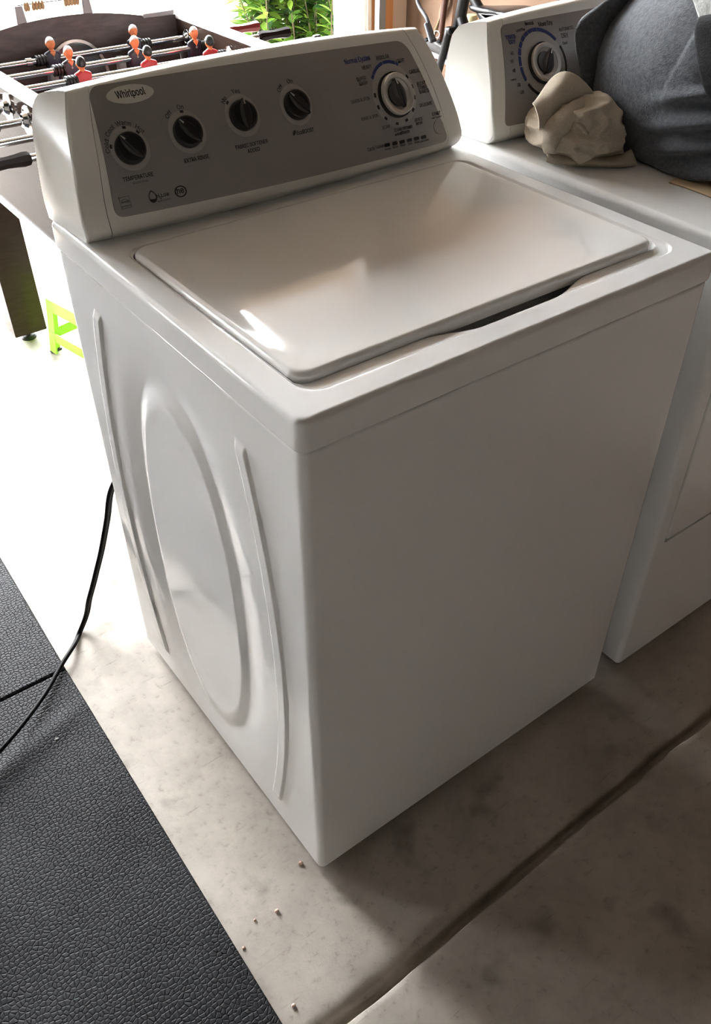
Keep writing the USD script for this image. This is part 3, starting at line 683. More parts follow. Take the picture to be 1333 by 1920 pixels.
bc = thing('beige_cloth', 'crumpled beige cotton cloth tucked between the dryer dial and the grey fleece', 'cloth', (.84, .40, DZT))
def crumple():
    m = trimesh.creation.icosphere(5); d = np.array(m.vertices)
    r = V3(.072, .080, .052); c = V3(.850, .405, .972)
    f = fold(meshkit.noise(d * V3(1.6, 1.6, 2.2) + 4.2, 31), 1.2); g = fold(meshkit.noise(d * 3.1 + 9.1, 33), 1.5)
    p = d * r * (1 + .30 * (f - .5) + .14 * (g - .5))[:, None] + c
    p[:, 2] = np.maximum(p[:, 2], DZT + .0012); p[:, 0] = np.minimum(p[:, 0], .900 - (.42 - p[:, 1]) * .30); m.vertices = p; return m
part(bc, 'bundle', crumple(), M['cotton'], smooth=True)
part(bc, 'fold', strip([(.765, .440, 1.018), (.800, .446, 1.040), (.838, .448, 1.054), (.862, .440, 1.046), (.885, .43, 1.02)], [(.762, .415, .985), (.800, .412, 1.004), (.832, .412, 1.022), (.868, .41, 1.012), (.895, .41, .99)], (-.008, -.012, .010), .014, 12), M['cotton'], smooth=True)
part(bc, 'fold', strip([(.866, .418, 1.026), (.840, .405, 1.022), (.812, .398, 1.022), (.785, .400, 1.012), (.768, .405, .995), (.764, .405, .970), (.775, .405, .948)], [(.850, .375, .985), (.836, .378, .990), (.818, .375, .992), (.803, .378, .986), (.795, .38, .975), (.790, .385, .962), (.795, .39, .945)], (-.010, -.014, .006), .008, 14), M['cotton'], smooth=True)
part(bc, 'fold', strip([(.868, .415, 1.024), (.835, .388, 1.012), (.795, .368, 1.000)], [(.872, .372, .985), (.850, .358, .975), (.825, .350, .960)], (-.006, -.008, .006), .006, 15), M['cotton'], smooth=True)
part(bc, 'hem', strip([(.778, .408, .950), (.790, .385, .945), (.815, .362, .945), (.845, .335, .945), (.885, .315, .955)], [(.775, .400, .9365), (.785, .378, .9352), (.812, .350, .9352), (.846, .318, .9352), (.885, .300, .9352)], (-.008, -.010, .002), .006, 17), M['cotton'], smooth=True)
single('tan_cloth', strip([(.866, .216, .9340), (.869, .175, .9341), (.864, .125, .9343), (.855, .075, .9343)], [(.910, .225, .9338), (.925, .18, .9338), (.925, .13, .9338), (.915, .075, .9338)], (0, 0, 0), 0, 19, .0026, (20, 10)), plain('tan_cloth', (.47, .36, .22), .85), 'flat tan cloth edge peeking out under the grey fleece near the dryer front', 'cloth', smooth=True)

# ------------------------------------------------------------------ power cord on the floor and mat
cp = [(.190, .668, .585), (.110, .672, .540), (.045, .680, .455), (0.009, 0.690, 0.398), (-0.005, 0.700, 0.339), (-0.017, 0.708, 0.291), (-0.030, 0.718, 0.240), (-0.045, 0.730, 0.187), (-0.059, 0.742, 0.137), (-0.072, 0.755, 0.089), (-0.086, 0.772, 0.028), (-.105, .766, .0055), (-.135, .728, .013), (-.170, .695, .0185), (-.222, .645, .021), (-.272, .603, .026), (-.330, .560, .034), (-.40, .52, .040), (-.52, .47, .040), (-.70, .42, .030), (-.95, .38, .017), (-1.1, .36, .017)]
P = smooth_path(cp, 220)
cord = tube(P, .0042, 10); cord2 = tube(P + V3(.0066, .0040, 0), .0042, 10)
pc = thing('power_cord', 'black two-strand power cord hanging down behind the washer and running over the rubber mat', 'power cord', (-.10, .77, 0))
part(pc, 'cord', cat(cord, cord2), plain('black_cord_rubber', (.004, .004, .004), .5, spec=.06), smooth=True)

# ------------------------------------------------------------------ crumbs on the concrete
rng = np.random.default_rng(5)
M['crumb'] = mottled('pink_stone', (.62, .40, .30), (.78, .62, .52), 300, .8)
for (x, y), r, lb in (((-.013, .042), .0042, 'small pinkish pebble beside the washer front corner'), ((-.091, -.003), .0038, 'small pinkish pebble midway between washer corner and mat edge'), ((-.166, -.021), .0028, 'tiny pinkish pebble touching the rubber mat edge'), ((-.150, -.141), .0036, 'small pinkish pebble near the floor joint at the bottom of the picture'), ((-.128, .006), .0024, 'tiny whitish crumb left of the middle pebble')):
    m = trimesh.creation.icosphere(2); m.vertices = m.vertices * (r, r * .85, r * .75) * (1 + .35 * (meshkit.noise(m.vertices * 1.7 + x * 90, 3) - .5))[:, None] + (x, y, r * .70)
    single('pebble', m, M['crumb'], lb, 'pebble', smooth=30, group='crumbs on the concrete')
def lint(x, y, z, r):
    m = trimesh.creation.icosphere(2); m.vertices = m.vertices * (r, r * .6, r * .35) * (1 + .7 * (meshkit.noise(m.vertices * 2.2 + x * 50, 6) - .5))[:, None] + (x, y, z + r * .25); return m
single('lint_tuft', lint(-.252, .528, .0112, .0050), plain('grey_lint', (.26, .25, .24), .95), 'small grey lint tuft lying on the foreground rubber mat', 'lint', smooth=True)

# ------------------------------------------------------------------ green stool behind the washer
M['lime'] = plain('lime_plastic', (.36, .74, .02), .38)
M['lime_top'] = plain('pale_green_plastic', (.78, .84, .70), .45)
st = thing('step_stool', 'lime green plastic step stool standing behind the washer', 'stool', (.41, 1.83, 0))
SX0, SX1, SY0, SY1, SH = .312, .590, 1.590, 1.958, .212
def turned(parent, name, m, *a, **k):
    """A stool part, the whole stool standing 12 degrees askew."""
    c, s_ = math.cos(math.radians(12)), math.sin(math.radians(12)); v = m.vertices - (SX0, SY1, 0)
    return part(parent, name, trimesh.Trimesh(np.c_[v[:, 0] * c - v[:, 1] * s_, v[:, 0] * s_ + v[:, 1] * c, v[:, 2]] + (SX0, SY1, 0), m.faces, process=False), *a, **k)
for cx, cy, sx, sy in ((SX0, SY0, 1, 1), (SX1, SY0, -1, 1), (SX0, SY1, 1, -1), (SX1, SY1, -1, -1)):
    q = [(0, 0), (.034, 0), (.034, .005), (.005, .005), (.005, .034), (0, .034)]
    ring = lambda z, i: at_z(np.array([(cx + sx * (a + i), cy + sy * (b + i)) for a, b in q]), z)
    turned(st, 'leg', loft([ring(.004, 0), ring(SH - .02, .018)]), M['lime'], smooth=20)
    turned(st, 'foot_pad', rbox(min(cx - sx * .001, cx + sx * .036), max(cx - sx * .001, cx + sx * .036), min(cy - sy * .001, cy + sy * .012), max(cy - sy * .001, cy + sy * .012), 0, .006, .001), M['black_soft'])
for z0, z1 in ((.045, .078), (.148, .192)):
    i = .018 * (z0 + z1) / 2 / SH; a0, a1, b0, b1 = SX0 + i, SX1 - i, SY0 + i, SY1 - i
    turned(st, 'rail', rbox(a0 + .01, a1 - .01, b0 + .0005, b0 + .0055, z0, z1, .0015), M['lime'])
    turned(st, 'rail', rbox(a0 + .01, a1 - .01, b1 - .0055, b1 - .0005, z0, z1, .0015), M['lime'])
    turned(st, 'rail', rbox(a0 + .0005, a0 + .0055, b0 + .01, b1 - .01, z0, z1, .0015), M['lime'])
    turned(st, 'rail', rbox(a1 - .0055, a1 - .0005, b0 + .01, b1 - .01, z0, z1, .0015), M['lime'])
turned(st, 'seat', rbox(SX0 + .010, SX1 - .010, SY0 + .010, SY1 - .010, SH - .022, SH, .008, .025), M['lime_top'])

# ------------------------------------------------------------------ foosball table
M['espresso'] = mottled('espresso_laminate', (.034, .023, .018), (.042, .029, .023), 26, .06, stretch=(1, 1, 5), ior=1.30, spec=.08)
M['espresso_in'] = mottled('dark_inner_laminate', (.040, .028, .026), (.080, .060, .055), 14, .5, stretch=(1, 1, 4))
M['rail'] = plain('pale_rail_laminate', (.70, .70, .70), .35)
M['pitch'] = plain('dark_playfield', (.020, .022, .024), .45)
M['skin'] = plain('figure_face_paint', (.80, .25, .09), .45)
M['navy'] = plain('navy_shirt_paint', (.012, .016, .035), .4)
M['red'] = plain('red_shirt_paint', (.62, .03, .035), .4)
M['white_hair'] = plain('white_hair_paint', (.78, .77, .75), .45)
M['black_hair'] = plain('black_hair_paint', (.015, .018, .016), .4)
M['handle_wood'] = plain('dark_handle', (.010, .006, .0055), .30, spec=.1)
M['handle_red'] = plain('dark_red_handle', (.20, .02, .02), .35)
M['bumper'] = plain('black_rubber_bumper', (.014, .014, .014), .45)
M['bead'] = plain('amber_bead', (.42, .26, .12), .35)
M['post'] = plain('grey_post', (.30, .29, .29), .5)
FX0, FX1, FY0, FY1, FT = .338, 1.005, 1.15, 2.185, .850
ft = thing('foosball_table', 'dark espresso foosball table with chrome rods behind the washer', 'foosball table', (.67, 1.67, 0))
def side(xi, sg):
    q = [(xi, FT - .012), (xi + sg * .036, FT - .012), (xi + sg * .072, .535), (xi + sg * .030, .535)]
    R = []
    for y in (FY0 - .035, FY1 + .035): R.append(np.array([(x, y, z) for x, z in q]))
    return loft(R)
part(ft, 'side_panel', side(FX0, -1), M['espresso'], 20); part(ft, 'side_panel', side(FX1, 1), M['espresso'], 20)
for xi, sg in ((FX0, -1), (FX1, 1)):
    a, b = sorted((xi, xi + sg * .042))
    part(ft, 'top_rail', rbox(a, b, FY0 - .03, FY1 + .035, FT - .012, FT, .003), M['rail'])
    a, b = sorted((xi + sg * .045, xi + sg * .079))
    part(ft, 'bottom_trim', rbox(a, b, FY0 - .03, FY1 + .03, .520, .536, .003), M['rail'])
def end_wall(y0, y1):
    xs = np.linspace(FX0 - .001, FX1 + .001, 33); xm = (FX0 + FX1) / 2 - .03
    top = FT + np.clip(.037 - .44 * (xs - xm) ** 2, 0, 1)
    pts = [(x, z) for x, z in zip(xs, top)] + [(x, .56) for x in xs[::-1]]
    return loft([np.array([(x, y, z) for x, z in pts]) for y in (y0, y1)])
part(ft, 'end_panel', end_wall(FY1, FY1 + .036), M['espresso_in'], 20); part(ft, 'end_panel', end_wall(FY0 - .036, FY0), M['espresso_in'], 20)
part(ft, 'playfield', rbox(FX0 + .002, FX1 - .002, FY0 + .001, FY1 - .001, .66, .685, .001), M['pitch'])
for x0, y0 in ((.240, FY1 - .135), (FX1 - .002, FY1 - .135), (.240, FY0 + .03), (FX1 - .002, FY0 + .03)):
    lg = part(ft, 'leg', rbox(x0, x0 + .105, y0, y0 + .085, .032, .5195, .003), M['espresso'])
    part(lg, 'leveler', lathe([(.024, 0), (.026, .006), (.020, .012), (.008, .014), (.008, .033)], 18, (x0 + .052, y0 + .042, 0)), M['black_soft'])
tt_ = np.linspace(0, math.pi, 25); gx, gz = .660, .715
goal = np.r_[np.c_[gx + .098 * np.cos(tt_), gz + .110 * np.sin(tt_)], [(gx - .098, .690), (gx + .098, .690)]]
part(ft, 'goal', loft([np.array([(x, FY1 - d, z) for x, z in goal]) for d in (-.002, .004)]), plain('smoky_goal_plate', (.20, .21, .20), .18, .7), 20)
inner = np.r_[np.c_[gx + .090 * np.cos(tt_), gz + .102 * np.sin(tt_)], [(gx - .090, .690), (gx + .090, .690)]]
part(ft, 'goal_frame', loft([np.array([(x, FY1 - d, z) for x, z in c]) for c, d in ((goal, .003), (goal, .009), (inner, .009), (inner, .003))], False, False), M['silver'], 20)
for x in (.56, .775):
    part(ft, 'goal_post', loft([at_z(rrect(x - .016, x + .016, FY1 - .085, FY1 - .045, .004), .685), at_z(rrect(x - .010, x + .010, FY1 - .075, FY1 - .055, .004), .775)]), M['lining'], 30)
part(ft, 'corner_bracket', rbox(FX1 - .110, FX1 - .005, FY1 - .006, FY1 + .04, FT + .001, FT + .014, .003), M['post'])
# score counters over the far end
def zt(x): return FT + max(.037 - .44 * (x - ((FX0 + FX1) / 2 - .03)) ** 2, 0)
for x in (.527, .727):
    part(ft, 'score_post', loft([at_z(rrect(x - .015, x + .015, FY1 + .004, FY1 + .028, .003), zt(x) - .002), at_z(rrect(x - .011, x + .011, FY1 + .008, FY1 + .024, .003), zt(x) + .042)]), M['post'], 30)
sw = part(ft, 'score_wire', tube([(.527, FY1 + .016, .924), (.60, FY1 + .016, .924), (.727, FY1 + .016, .924)], .0016, 8), M['steel'])
for k, x in enumerate((.549, .556, .572, .581, .590, .599, .668, .677, .686, .695, .704)):
    part(sw, 'score_bead', lathe([(.0008, -.018), (.0046, -.015), (.0060, -.008), (.0045, -.001), (.0030, .004), (.0008, .006)], 12, (x, FY1 + .016, .924)), M['bead'], True)
def rod(y, xl, xr, men, team, face, handle, zr=.797):
    p = part(ft, 'rod', tube([(x, y, zr) for x in np.linspace(xl, xr, 6)], .0082, 16), M['steel'])
    for xw, sg in ((FX0 - .040, -1), (FX1 + .040, 1)):
        part(p, 'flange', lathe([(.0340, 0), (.0330, .0024), (.0210, .0046), (.0150, .014), (.0090, .0150)], 28, (xw, y, zr), (sg, 0, .1)), M['chrome'])
        part(p, 'flange', lathe([(.0220, 0), (.0215, .002), (.0150, .004), (.0100, .010)], 24, (xw - sg * .0405, y, zr), (-sg, 0, 0)), M['chrome'])
    for x in men:
        sh = M['navy'] if team == 'navy' else M['red']; f = face
        tor = hull([(x - .0165, y, zr + .010, .0085), (x + .0165, y, zr + .010, .0085), (x - .014, y, zr - .018, .0105), (x + .014, y, zr - .018, .0105), (x, y, zr + .018, .0075)], 18)
        leg = hull([(x - .008, y, zr - .02, .010), (x + .008, y, zr - .02, .010), (x, y + f * .002, zr - .075, .0085)], 12)
        shoe = hull([(x - .008, y + f * .008, zr - .088, .006), (x + .008, y + f * .008, zr - .088, .006), (x - .008, y - f * .006, zr - .084, .006), (x + .008, y - f * .006, zr - .084, .006)], 12)
        part(p, 'player', tri(man(tor) + man(leg) + man(shoe)), sh, 40)
        HR = (.0122, .0128, .0160); hz = zr + .0395
        hd = blob((x, y + f * .001, hz), HR, 3)
        nose = hull([(x, y + f * .0122, hz + .001, .0022), (x, y + f * .0148, hz - .0035, .0026)], 10); neck = hull([(x, y, zr + .014, .0075), (x, y, zr + .030, .007)], 12)
        v = hull([(x - .0052, y + f * .0090, zr + .0185, .0028), (x + .0052, y + f * .0090, zr + .0185, .0028), (x, y + f * .0110, zr + .0085, .0018)], 10)
        brow = hull([(x - .006, y + f * .0105, hz + .0035, .0016), (x + .006, y + f * .0105, hz + .0035, .0016)], 8); mouth = hull([(x - .003, y + f * .0112, hz - .0088, .0013), (x + .003, y + f * .0112, hz - .0088, .0013)], 8)
        ears = [blob((x + q * .0122, y, hz - .001), (.0024, .0034, .0046), 1) for q in (-1, 1)]
        part(p, 'player_head', cat(hd, nose, neck, v, brow, mouth, *ears), M['skin'], 50)
        hm = trimesh.creation.icosphere(4); hv = np.array(hm.vertices); ff = f * hv[:, 1]
        cap = hv[:, 2] > np.interp(ff, [-1, -.3, .2, .6, 1], [-.55, -.25, .12, .52, .58])
        hm.vertices = hv * np.where(cap, 1.075 + .03 * meshkit.noise(hv * 3, 2), .90)[:, None] * HR + (x, y + f * .001, hz + .0004)
        part(p, 'player_hair', hm, M['white_hair'] if team == 'navy' else M['black_hair'], 40)
        if team == 'navy':
            part(p, 'shirt_badge', lathe([(.0036, 0), (.0030, .0012), (.0002, .0014)], 8, (x, y + f * .0105, zr + .0030), (0, f, .1)), M['lining'])
    for x in ([men[0] - .034, men[-1] + .034] if men else []):
        bm = [(.0100, -.018)]
        for q in range(4): bm += [(.0150, -.0175 + q * .009), (.0150, -.0120 + q * .009), (.0105, -.0110 + q * .009), (.0105, -.0090 + q * .009)]
        part(p, 'bumper', lathe(bm[:-2], 18, (x, y, zr), (1, 0, 0)), M['bumper'])
    if handle:
        xa, sg, hm_ = handle
        pr = [(.0105, 0), (.0150, .004), (.0162, .016), (.0140, .034), (.0128, .055), (.0140, .078), (.0168, .098), (.0155, .112), (.0080, .116)]
        part(p, 'handle', lathe(pr, 8, (xa, y, zr), (sg, 0, 0)), hm_, 28)
    return p
YR = lambda k: 2.120 - .128 * k
def collar(p, x, y, zr=.797): part(p, 'collar', lathe([(.0086, -.009), (.0125, -.008), (.0125, .008), (.0086, .009)], 18, (x, y, zr), (1, 0, 0)), M['chrome'])
def cap_(p, x, y, zr=.797): part(p, 'rod_cap', lathe([(.0085, .008), (.0125, .006), (.0125, -.012), (.0105, -.016)], 6, (x, y, zr), (1, 0, 0)), M['bumper'], 20)
r0 = rod(YR(0), .300, 1.17, (.570, .828), 'navy', -1, (1.150, 1, M['handle_red'])); collar(r0, .497, YR(0))
r1 = rod(YR(1), .300, 1.20, (.570, .770, .962), 'navy', -1, (1.185, 1, M['handle_wood']))
r2 = rod(YR(2), .24, 1.33, (.552, .747, .943), 'red', 1, None); cap_(r2, 1.32, YR(2))
r3 = rod(YR(3), .215, 1.05, (), 'navy', -1, (.275, -1, M['handle_wood']))
r4 = rod(YR(4), .215, 1.05, (.50, .65, .80), 'red', 1, None); cap_(r4, .222, YR(4))
r5 = rod(YR(5), .16, 1.05, (.55, .70, .85), 'red', 1, (1.04, 1, M['handle_wood']))
r6 = rod(YR(6), .15, 1.05, (.60, .80), 'red', 1, (.206, -1, M['handle_wood']))
# ------------------------------------------------------------------ bicycle against the side wall
M['bike_black'] = plain('black_bike_paint', (.004, .004, .0045), .34, spec=.18)
M['tyre'] = plain('grey_black_tyre', (.040, .038, .037), .8, spec=.1, bump=(220, .4, .001))
M['tread'] = plain('black_tyre_tread', (.005, .005, .0055), .7, spec=.1)
M['rim'] = plain('silver_rim', (.45, .45, .45), .35, .3)
M['grey_alloy'] = plain('grey_alloy', (.045, .048, .054), .40, .3)
M['saddle'] = plain('black_saddle_vinyl', (.007, .007, .0075), .22, spec=.3)
BX, FWY, RWY, WR = 2.215, 2.325, 1.50, .300
bk = thing('bicycle', 'black bicycle with knobbly tyre and glossy saddle by the side wall', 'bicycle', (BX, 1.9, 0))
def torus(R, r, c, n=72, m=12, sx=1.):
    a = np.arange(n + 1) * 2 * math.pi / n; b = np.arange(m) * 2 * math.pi / m
    return loft([np.c_[c[0] + sx * r * np.sin(b), c[1] + (R + r * np.cos(b)) * math.cos(t), c[2] + (R + r * np.cos(b)) * math.sin(t)] for t in a], False, False)
def wheel(y):
    c = (BX, y, WR); w = part(bk, 'wheel', torus(WR - .026, .0235, c, sx=1.0), M['tyre'], True, label='knobbly wheel')
    knobs = []
    for i in range(70):
        a = 2 * math.pi * i / 70
        for j, off in enumerate((-.016, -.005, .006, .017)):
            t = a + (.5 if j % 2 else 0) * 2 * math.pi / 70; th = off / .0235
            b = rbox(-.0042, .0042, -.0058, .0058, -.003, .0045, .0012, .0012, 1)
            R = WR - .026; rad = V3(0, math.cos(t), math.sin(t)); nrm = rad * math.cos(th) + V3(1, 0, 0) * math.sin(th); tan = V3(0, -math.sin(t), math.cos(t)); sd = np.cross(tan, nrm)
            knobs.append(place(b, V3(*c) + rad * R + nrm * .0235, (sd, tan, nrm)))
    part(w, 'tread', cat(*knobs), M['tread'], 25, kind='stuff')
    rr = WR - .050
    a = np.arange(73) * 2 * math.pi / 72; sec = [(-.0115, .006), (.0115, .006), (.0105, -.006), (.005, -.017), (-.005, -.017), (-.0105, -.006)]
    part(w, 'rim', loft([np.array([(BX + sx, y + (rr + sr) * math.cos(t), WR + (rr + sr) * math.sin(t)) for sx, sr in sec]) for t in a], False, False), M['rim'], 40)
    part(w, 'hub', lathe([(.008, -.045), (.010, -.034), (.022, -.030), (.022, -.027), (.012, -.024), (.012, .024), (.022, .027), (.022, .030), (.010, .034), (.008, .045)], 18, c, (1, 0, 0)), M['grey_alloy'])
    for i in range(28):
        t = 2 * math.pi * i / 28; t2 = t + (.34 if i % 4 < 2 else -.34); s = .028 if i % 2 else -.028
        part(w, 'spoke', tube([(BX + s, y + .020 * math.cos(t2), WR + .020 * math.sin(t2)), (BX, y + (rr - .012) * math.cos(t), WR + (rr - .012) * math.sin(t))], .0012, 5), M['steel'], True)
wheel(FWY); wheel(RWY)
T = lambda name, pts, r, m='bike_black', n=14, **k: part(bk, name, tube(smooth_path(pts, 16) if len(pts) > 2 else np.linspace(pts[0], pts[1], 4), r, n), M[m], True, **k)
CR = (BX, FWY - .075, .665)                                         # fork crown over the front tyre
for s in (-1, 1):
    T('fork_leg', [(BX + s * .050, FWY - .128, .660), (BX + s * .052, FWY - .075, .48), (BX + s * .052, FWY, WR)], .0155)
part(bk, 'fork_crown', rbox(BX - .064, BX + .064, FWY - .148, FWY - .112, .645, .672, .010), M['bike_black'])
HT = ((BX, FWY - .128, .668), (BX, FWY - .165, .860))
T('head_tube', HT, .023)
BB = (BX, 1.905, .285); ST = (BX, 1.912, .600)
T('down_tube', [(BX, FWY - .138, .700), BB], .022); T('top_tube', [(BX, FWY - .155, .810), ST], .018); T('seat_tube', [BB, (BX, 1.915, .640)], .017)
for s in (-1, 1):
    T('chain_stay', [(BX + s * .03, 1.90, .285), (BX + s * .052, RWY, WR)], .009); T('seat_stay', [(BX + s * .02, 1.912, .60), (BX + s * .052, RWY, WR)], .008)
T('seat_post', [(BX, 1.915, .640), (BX, 1.918, .705)], .0135, 'grey_alloy')
T('handlebar', [(BX - .29, FWY - .22, .985), (BX - .16, FWY - .17, .975), (BX, FWY - .155, .935), (BX + .16, FWY - .17, .975), (BX + .235, FWY - .20, .985)], .0115)
T('stem', [(BX, FWY - .165, .860), (BX, FWY - .165, .935)], .015)
# brake: arm with its pad carrier over the tyre and the bent cable noodle
part(bk, 'brake_arm', hull([(BX - .066, FWY - .010, .662, .008), (BX - .066, FWY - .045, .610, .009), (BX - .050, FWY - .012, .660, .007), (BX - .050, FWY - .047, .612, .008)], 14), M['grey_alloy'], 30)
part(bk, 'brake_pad', hull([(BX - .034, FWY - .02, .600, .007), (BX - .034, FWY - .075, .590, .007)], 12), M['black_soft'], 30)
T('brake_cable', [(BX - .060, FWY - .018, .668), (BX - .058, FWY + .022, .700), (BX - .055, FWY + .058, .728), (BX - .050, FWY + .070, .760), (BX - .03, FWY + .06, .84), (BX - .01, FWY - .05, .93)], .0078, 'grey_alloy')
T('brake_spring', [(BX - .075, FWY - .075, .640), (BX - .078, FWY - .090, .655), (BX - .077, FWY - .105, .650), (BX - .075, FWY - .100, .636), (BX - .074, FWY - .085, .630)], .0022, 'steel')
def saddle():
    # outline along y from the wide tail (low y) to the nose
    ys = np.linspace(0, 1, 21); L = .30; y0 = 1.838; rings = []
    for t in ys:
        w = .006 + .088 * (1 - t) ** .8 * min(1, (t + .02) / .10) ** .4 if t < .55 else .0215 + .029 * (1 - (t - .55) / .45) ** 1.3
        w = np.interp(t, [0, .03, .12, .25, .4, .55, .75, .93, 1], [.030, .066, .086, .082, .062, .044, .030, .024, .010])
        zc = .752 + .012 * (1 - t) ** 2 - .006 * t + .004 * math.sin(t * 6)
        hgt = np.interp(t, [0, .05, .2, .6, .95, 1], [.012, .026, .034, .030, .022, .010])
        a = np.arange(20) * 2 * math.pi / 20
        rings.append(np.c_[BX + w * np.cos(a) * (1 - .12 * (np.sin(a) < 0)), np.full(20, y0 + L * t), zc + np.where(np.sin(a) > 0, hgt * .55 * np.sin(a) ** .8 if False else hgt * .55 * np.abs(np.sin(a)) ** .7, -hgt * np.abs(np.sin(a)) ** .8 * .55)])
    return loft(rings)
sd_ = part(bk, 'saddle', saddle(), M['saddle'], 50)
for s in (-1, 1):
    part(sd_, 'saddle_rail', tube(smooth_path([(BX + s * .012, 2.085, .738), (BX + s * .020, 2.01, .716), (BX + s * .022, 1.92, .714), (BX + s * .035, 1.868, .735)], 14), .0035, 8), M['steel'], True)
part(bk, 'seat_clamp', rbox(BX - .028, BX + .028, 1.898, 1.943, .698, .722, .005), M['grey_alloy'])
# things leaning and hanging on the side wall
single('broom_handle', tube([(XR - .13, 2.478, .003), (XR - .07, 2.468, .70), (XR - .016, 2.46, 1.30)], .0125, 14), plain('brown_stained_stick', (.045, .018, .011), .5, spec=.2), 'brown wooden stick leaning on the tan wall behind the bicycle', 'stick', smooth=True)
single('wooden_batten', tube([(XR - .10, 2.415, .003), (XR - .06, 2.412, .75), (XR - .016, 2.41, 1.35)], .010, 4), plain('reddish_batten', (.085, .045, .028), .5, spec=.2), 'thin reddish batten leaning on the wall right of the brown stick', 'stick', smooth=20)
single('beige_cable', tube(smooth_path([(XR - .006, 2.500, 1.25), (XR - .006, 2.515, .90), (XR - .007, 2.545, .66), (XR - .007, 2.60, .545), (XR - .007, 2.66, .43), (XR - .007, 2.68, .25)], 40), .0042, 8), plain('beige_cord', (.20, .15, .09), .7, spec=.2), 'thin beige cable hanging down the tan wall behind the front wheel', 'cable', smooth=True)
def strap():
    pts = smooth_path([(XR - .022, 2.522, .98), (XR - .022, 2.53, .74), (XR - .022, 2.515, .69), (XR - .022, 2.53, .655), (XR - .022, 2.545, .615)], 26); wd = np.interp(np.linspace(0, 1, 26), [0, .5, .62, .75, .9, 1], [.008, .009, .019, .012, .018, .006])
    return loft([np.array([(p[0] + a, p[1] + b * w, p[2]) for a, b in ((-.005, -1), (.003, -1), (.003, 1), (-.005, 1))]) for p, w in zip(pts, wd)])
single('hanging_strap', strap(), plain('tan_leather', (.16, .105, .075), .7, spec=.2), 'pale tan leather strap hanging on the wall above the tyre', 'strap', smooth=40)
bt = thing('spray_bottle', 'yellow cylindrical container standing on the floor under the saddle by the wall', 'bottle', (2.392, 2.318, 0))
part(bt, 'bottle_body', lathe([(.036, 0), (.038, .004), (.038, .600), (.034, .612), (.026, .618)], 28, (2.392, 2.318, 0)), plain('yellow_plastic', (.30, .23, .06), .4))
part(bt, 'bottle_cap', lathe([(.026, .618), (.027, .622), (.027, .660), (.022, .668), (.004, .670)], 24, (2.392, 2.318, 0)), plain('pale_yellow_cap', (.36, .32, .18), .4))

# ------------------------------------------------------------------ shrub outside, right of the opening
def leaf_mat(name, c, tr):
    return mat(name, {'o': ('object_info', {}), 'r': ('rgb_ramp', {'ramp': [(0, tuple(.75 * x for x in c)), (1, tuple(1.25 * x for x in c))]}), 'd': ('principled_bsdf', {'roughness': .42, 'specular_ior_level': .4}), 't': ('translucent_bsdf', {'color': tr}), 'm': ('mix_closure', {'fac': .38})},
               [('o.random', 'r.fac'), ('r.color', 'd.base_color'), ('d.BSDF', 'm.closure1'), ('t.BSDF', 'm.closure2')], 'm.closure')
LM = [leaf_mat('leaf_green', (.062, .140, .020), (.13, .26, .025)), leaf_mat('leaf_yellow_green', (.105, .185, .022), (.22, .32, .04)), leaf_mat('leaf_dark', (.012, .040, .010), (.03, .08, .015))]
M['stem'] = plain('tan_stem', (.10, .07, .035), .7)
rs = random.Random(11)
def leaf_shape(p, d, n, L, Wd):
    d = d / np.linalg.norm(d); s = np.cross(d, n); s /= np.linalg.norm(s); n = np.cross(s, d)
    tt = [0, .18, .42, .68, .88, 1]; ww = [.06, .55, 1, .85, .42, .02]
    V, F = [], []
    for t, w in zip(tt, ww):
        mid = p + d * L * t - n * L * .16 * t * t
        for q in (-1, 0, 1): V.append(mid + s * Wd * w * q * .5 + n * abs(q) * Wd * w * .13)
    for i in range(5):
        for q in (0, 1):
            a = i * 3 + q; F += [(a, a + 1, a + 4), (a, a + 4, a + 3)]
    return np.array(V), np.array(F)
sh = thing('shrub', 'leafy green shrub with long leaves growing outside the garage opening', 'shrub', (2.45, 3.75, -.02))
cands, stems = [], []
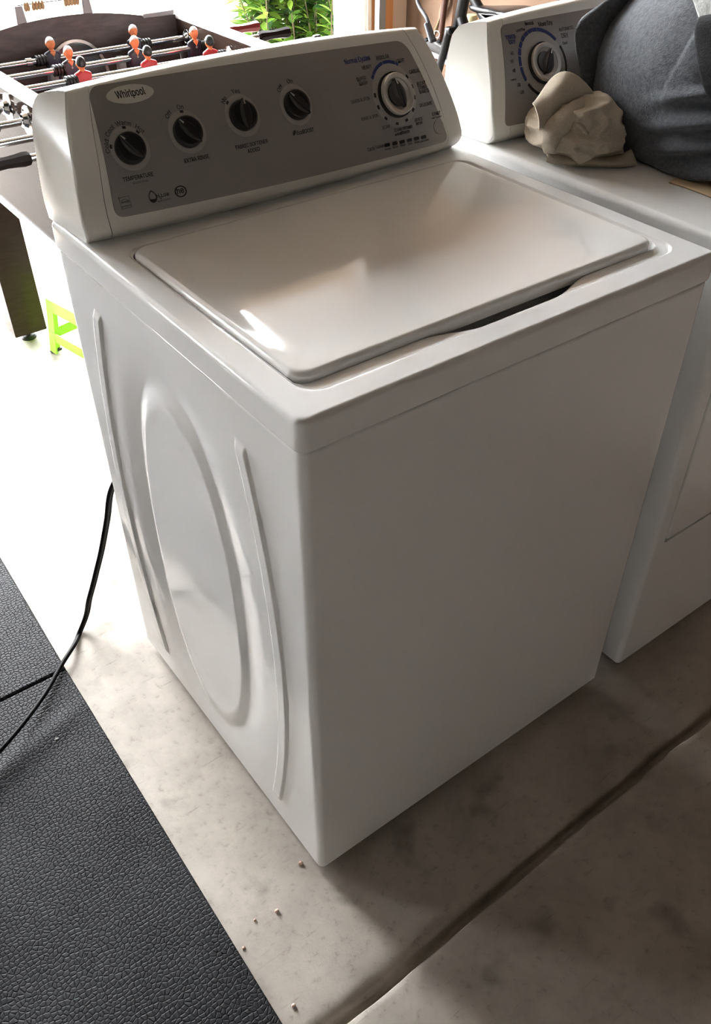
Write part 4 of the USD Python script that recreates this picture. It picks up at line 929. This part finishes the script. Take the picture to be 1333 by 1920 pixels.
for i in range(110):
    bx, by = 2.52 + rs.gauss(0, .32), 3.72 + rs.gauss(0, .26)
    by = min(max(by, 3.26), 4.4); bx = min(max(bx, 1.95 + (by - 3.3) * .55 + .12 * rs.random()), 3.4)
    hgt = rs.uniform(.55, 1.55); lean = V3(rs.gauss(0, .14) - .04, rs.gauss(-.05, .12), 0)
    pts = [V3(bx, by, -.02) + lean * (t * t) * hgt + V3(0, 0, t * hgt) for t in (0, .35, .7, 1)]
    path = smooth_path(pts, 9); stems.append(tube(path, np.linspace(.0045, .0016, 9), 5))
    for k in range(int(60 * hgt) + 14):
        t = rs.uniform(.12, 1); j = min(int(t * 8), 7); p = path[j] + (path[j + 1] - path[j]) * (t * 8 - j)
        a = rs.uniform(0, 2 * math.pi); el = rs.uniform(-.25, .85); d = V3(math.cos(a) * math.cos(el), math.sin(a) * math.cos(el), math.sin(el))
        L = rs.uniform(.055, .105); n = V3(rs.gauss(0, .35), rs.gauss(0, .35), 1)
        cands.append((p, d, n, L, L * rs.uniform(.34, .46), rs.choice((0, 0, 1, 1, 2))))
part(sh, 'stem', cat(*stems), M['stem'], True, kind='stuff')
def seen(p):
    q = p - CAM; z = q @ fw; return abs(q @ rt / z * FPX + 666.5 - 545) < 115 and abs(960 - q @ up / z * FPX - 20) < 85
inview = sorted([c for c in cands if seen(c[0])], key=lambda c: np.linalg.norm(c[0] - CAM)); rest = [c for c in cands if not seen(c[0])]
for c in inview[:290]:
    v, f = leaf_shape(*c[:5]); part(sh, 'leaf', trimesh.Trimesh(v, f, process=False), LM[c[5]], True)
for q in range(3):
    ms = [trimesh.Trimesh(*leaf_shape(*c[:5]), process=False) for c in inview[290:] + rest if c[5] == q]
    if ms: part(sh, 'foliage', cat(*ms), LM[q], True, kind='stuff')
gr = thing('kerb_stone', 'grey wedge-shaped stone lying on the bright drive beyond the table', 'stone', (2.84, 6.6, -.02))
st_ = trimesh.creation.icosphere(3); st_.vertices = st_.vertices * (.16, .10, .07) * (1 + .4 * (meshkit.noise(st_.vertices * 1.5, 4) - .5))[:, None] + (2.84, 6.6, .015)
part(gr, 'stone', st_, plain('grey_stone', (.30, .28, .26), .85), 40)
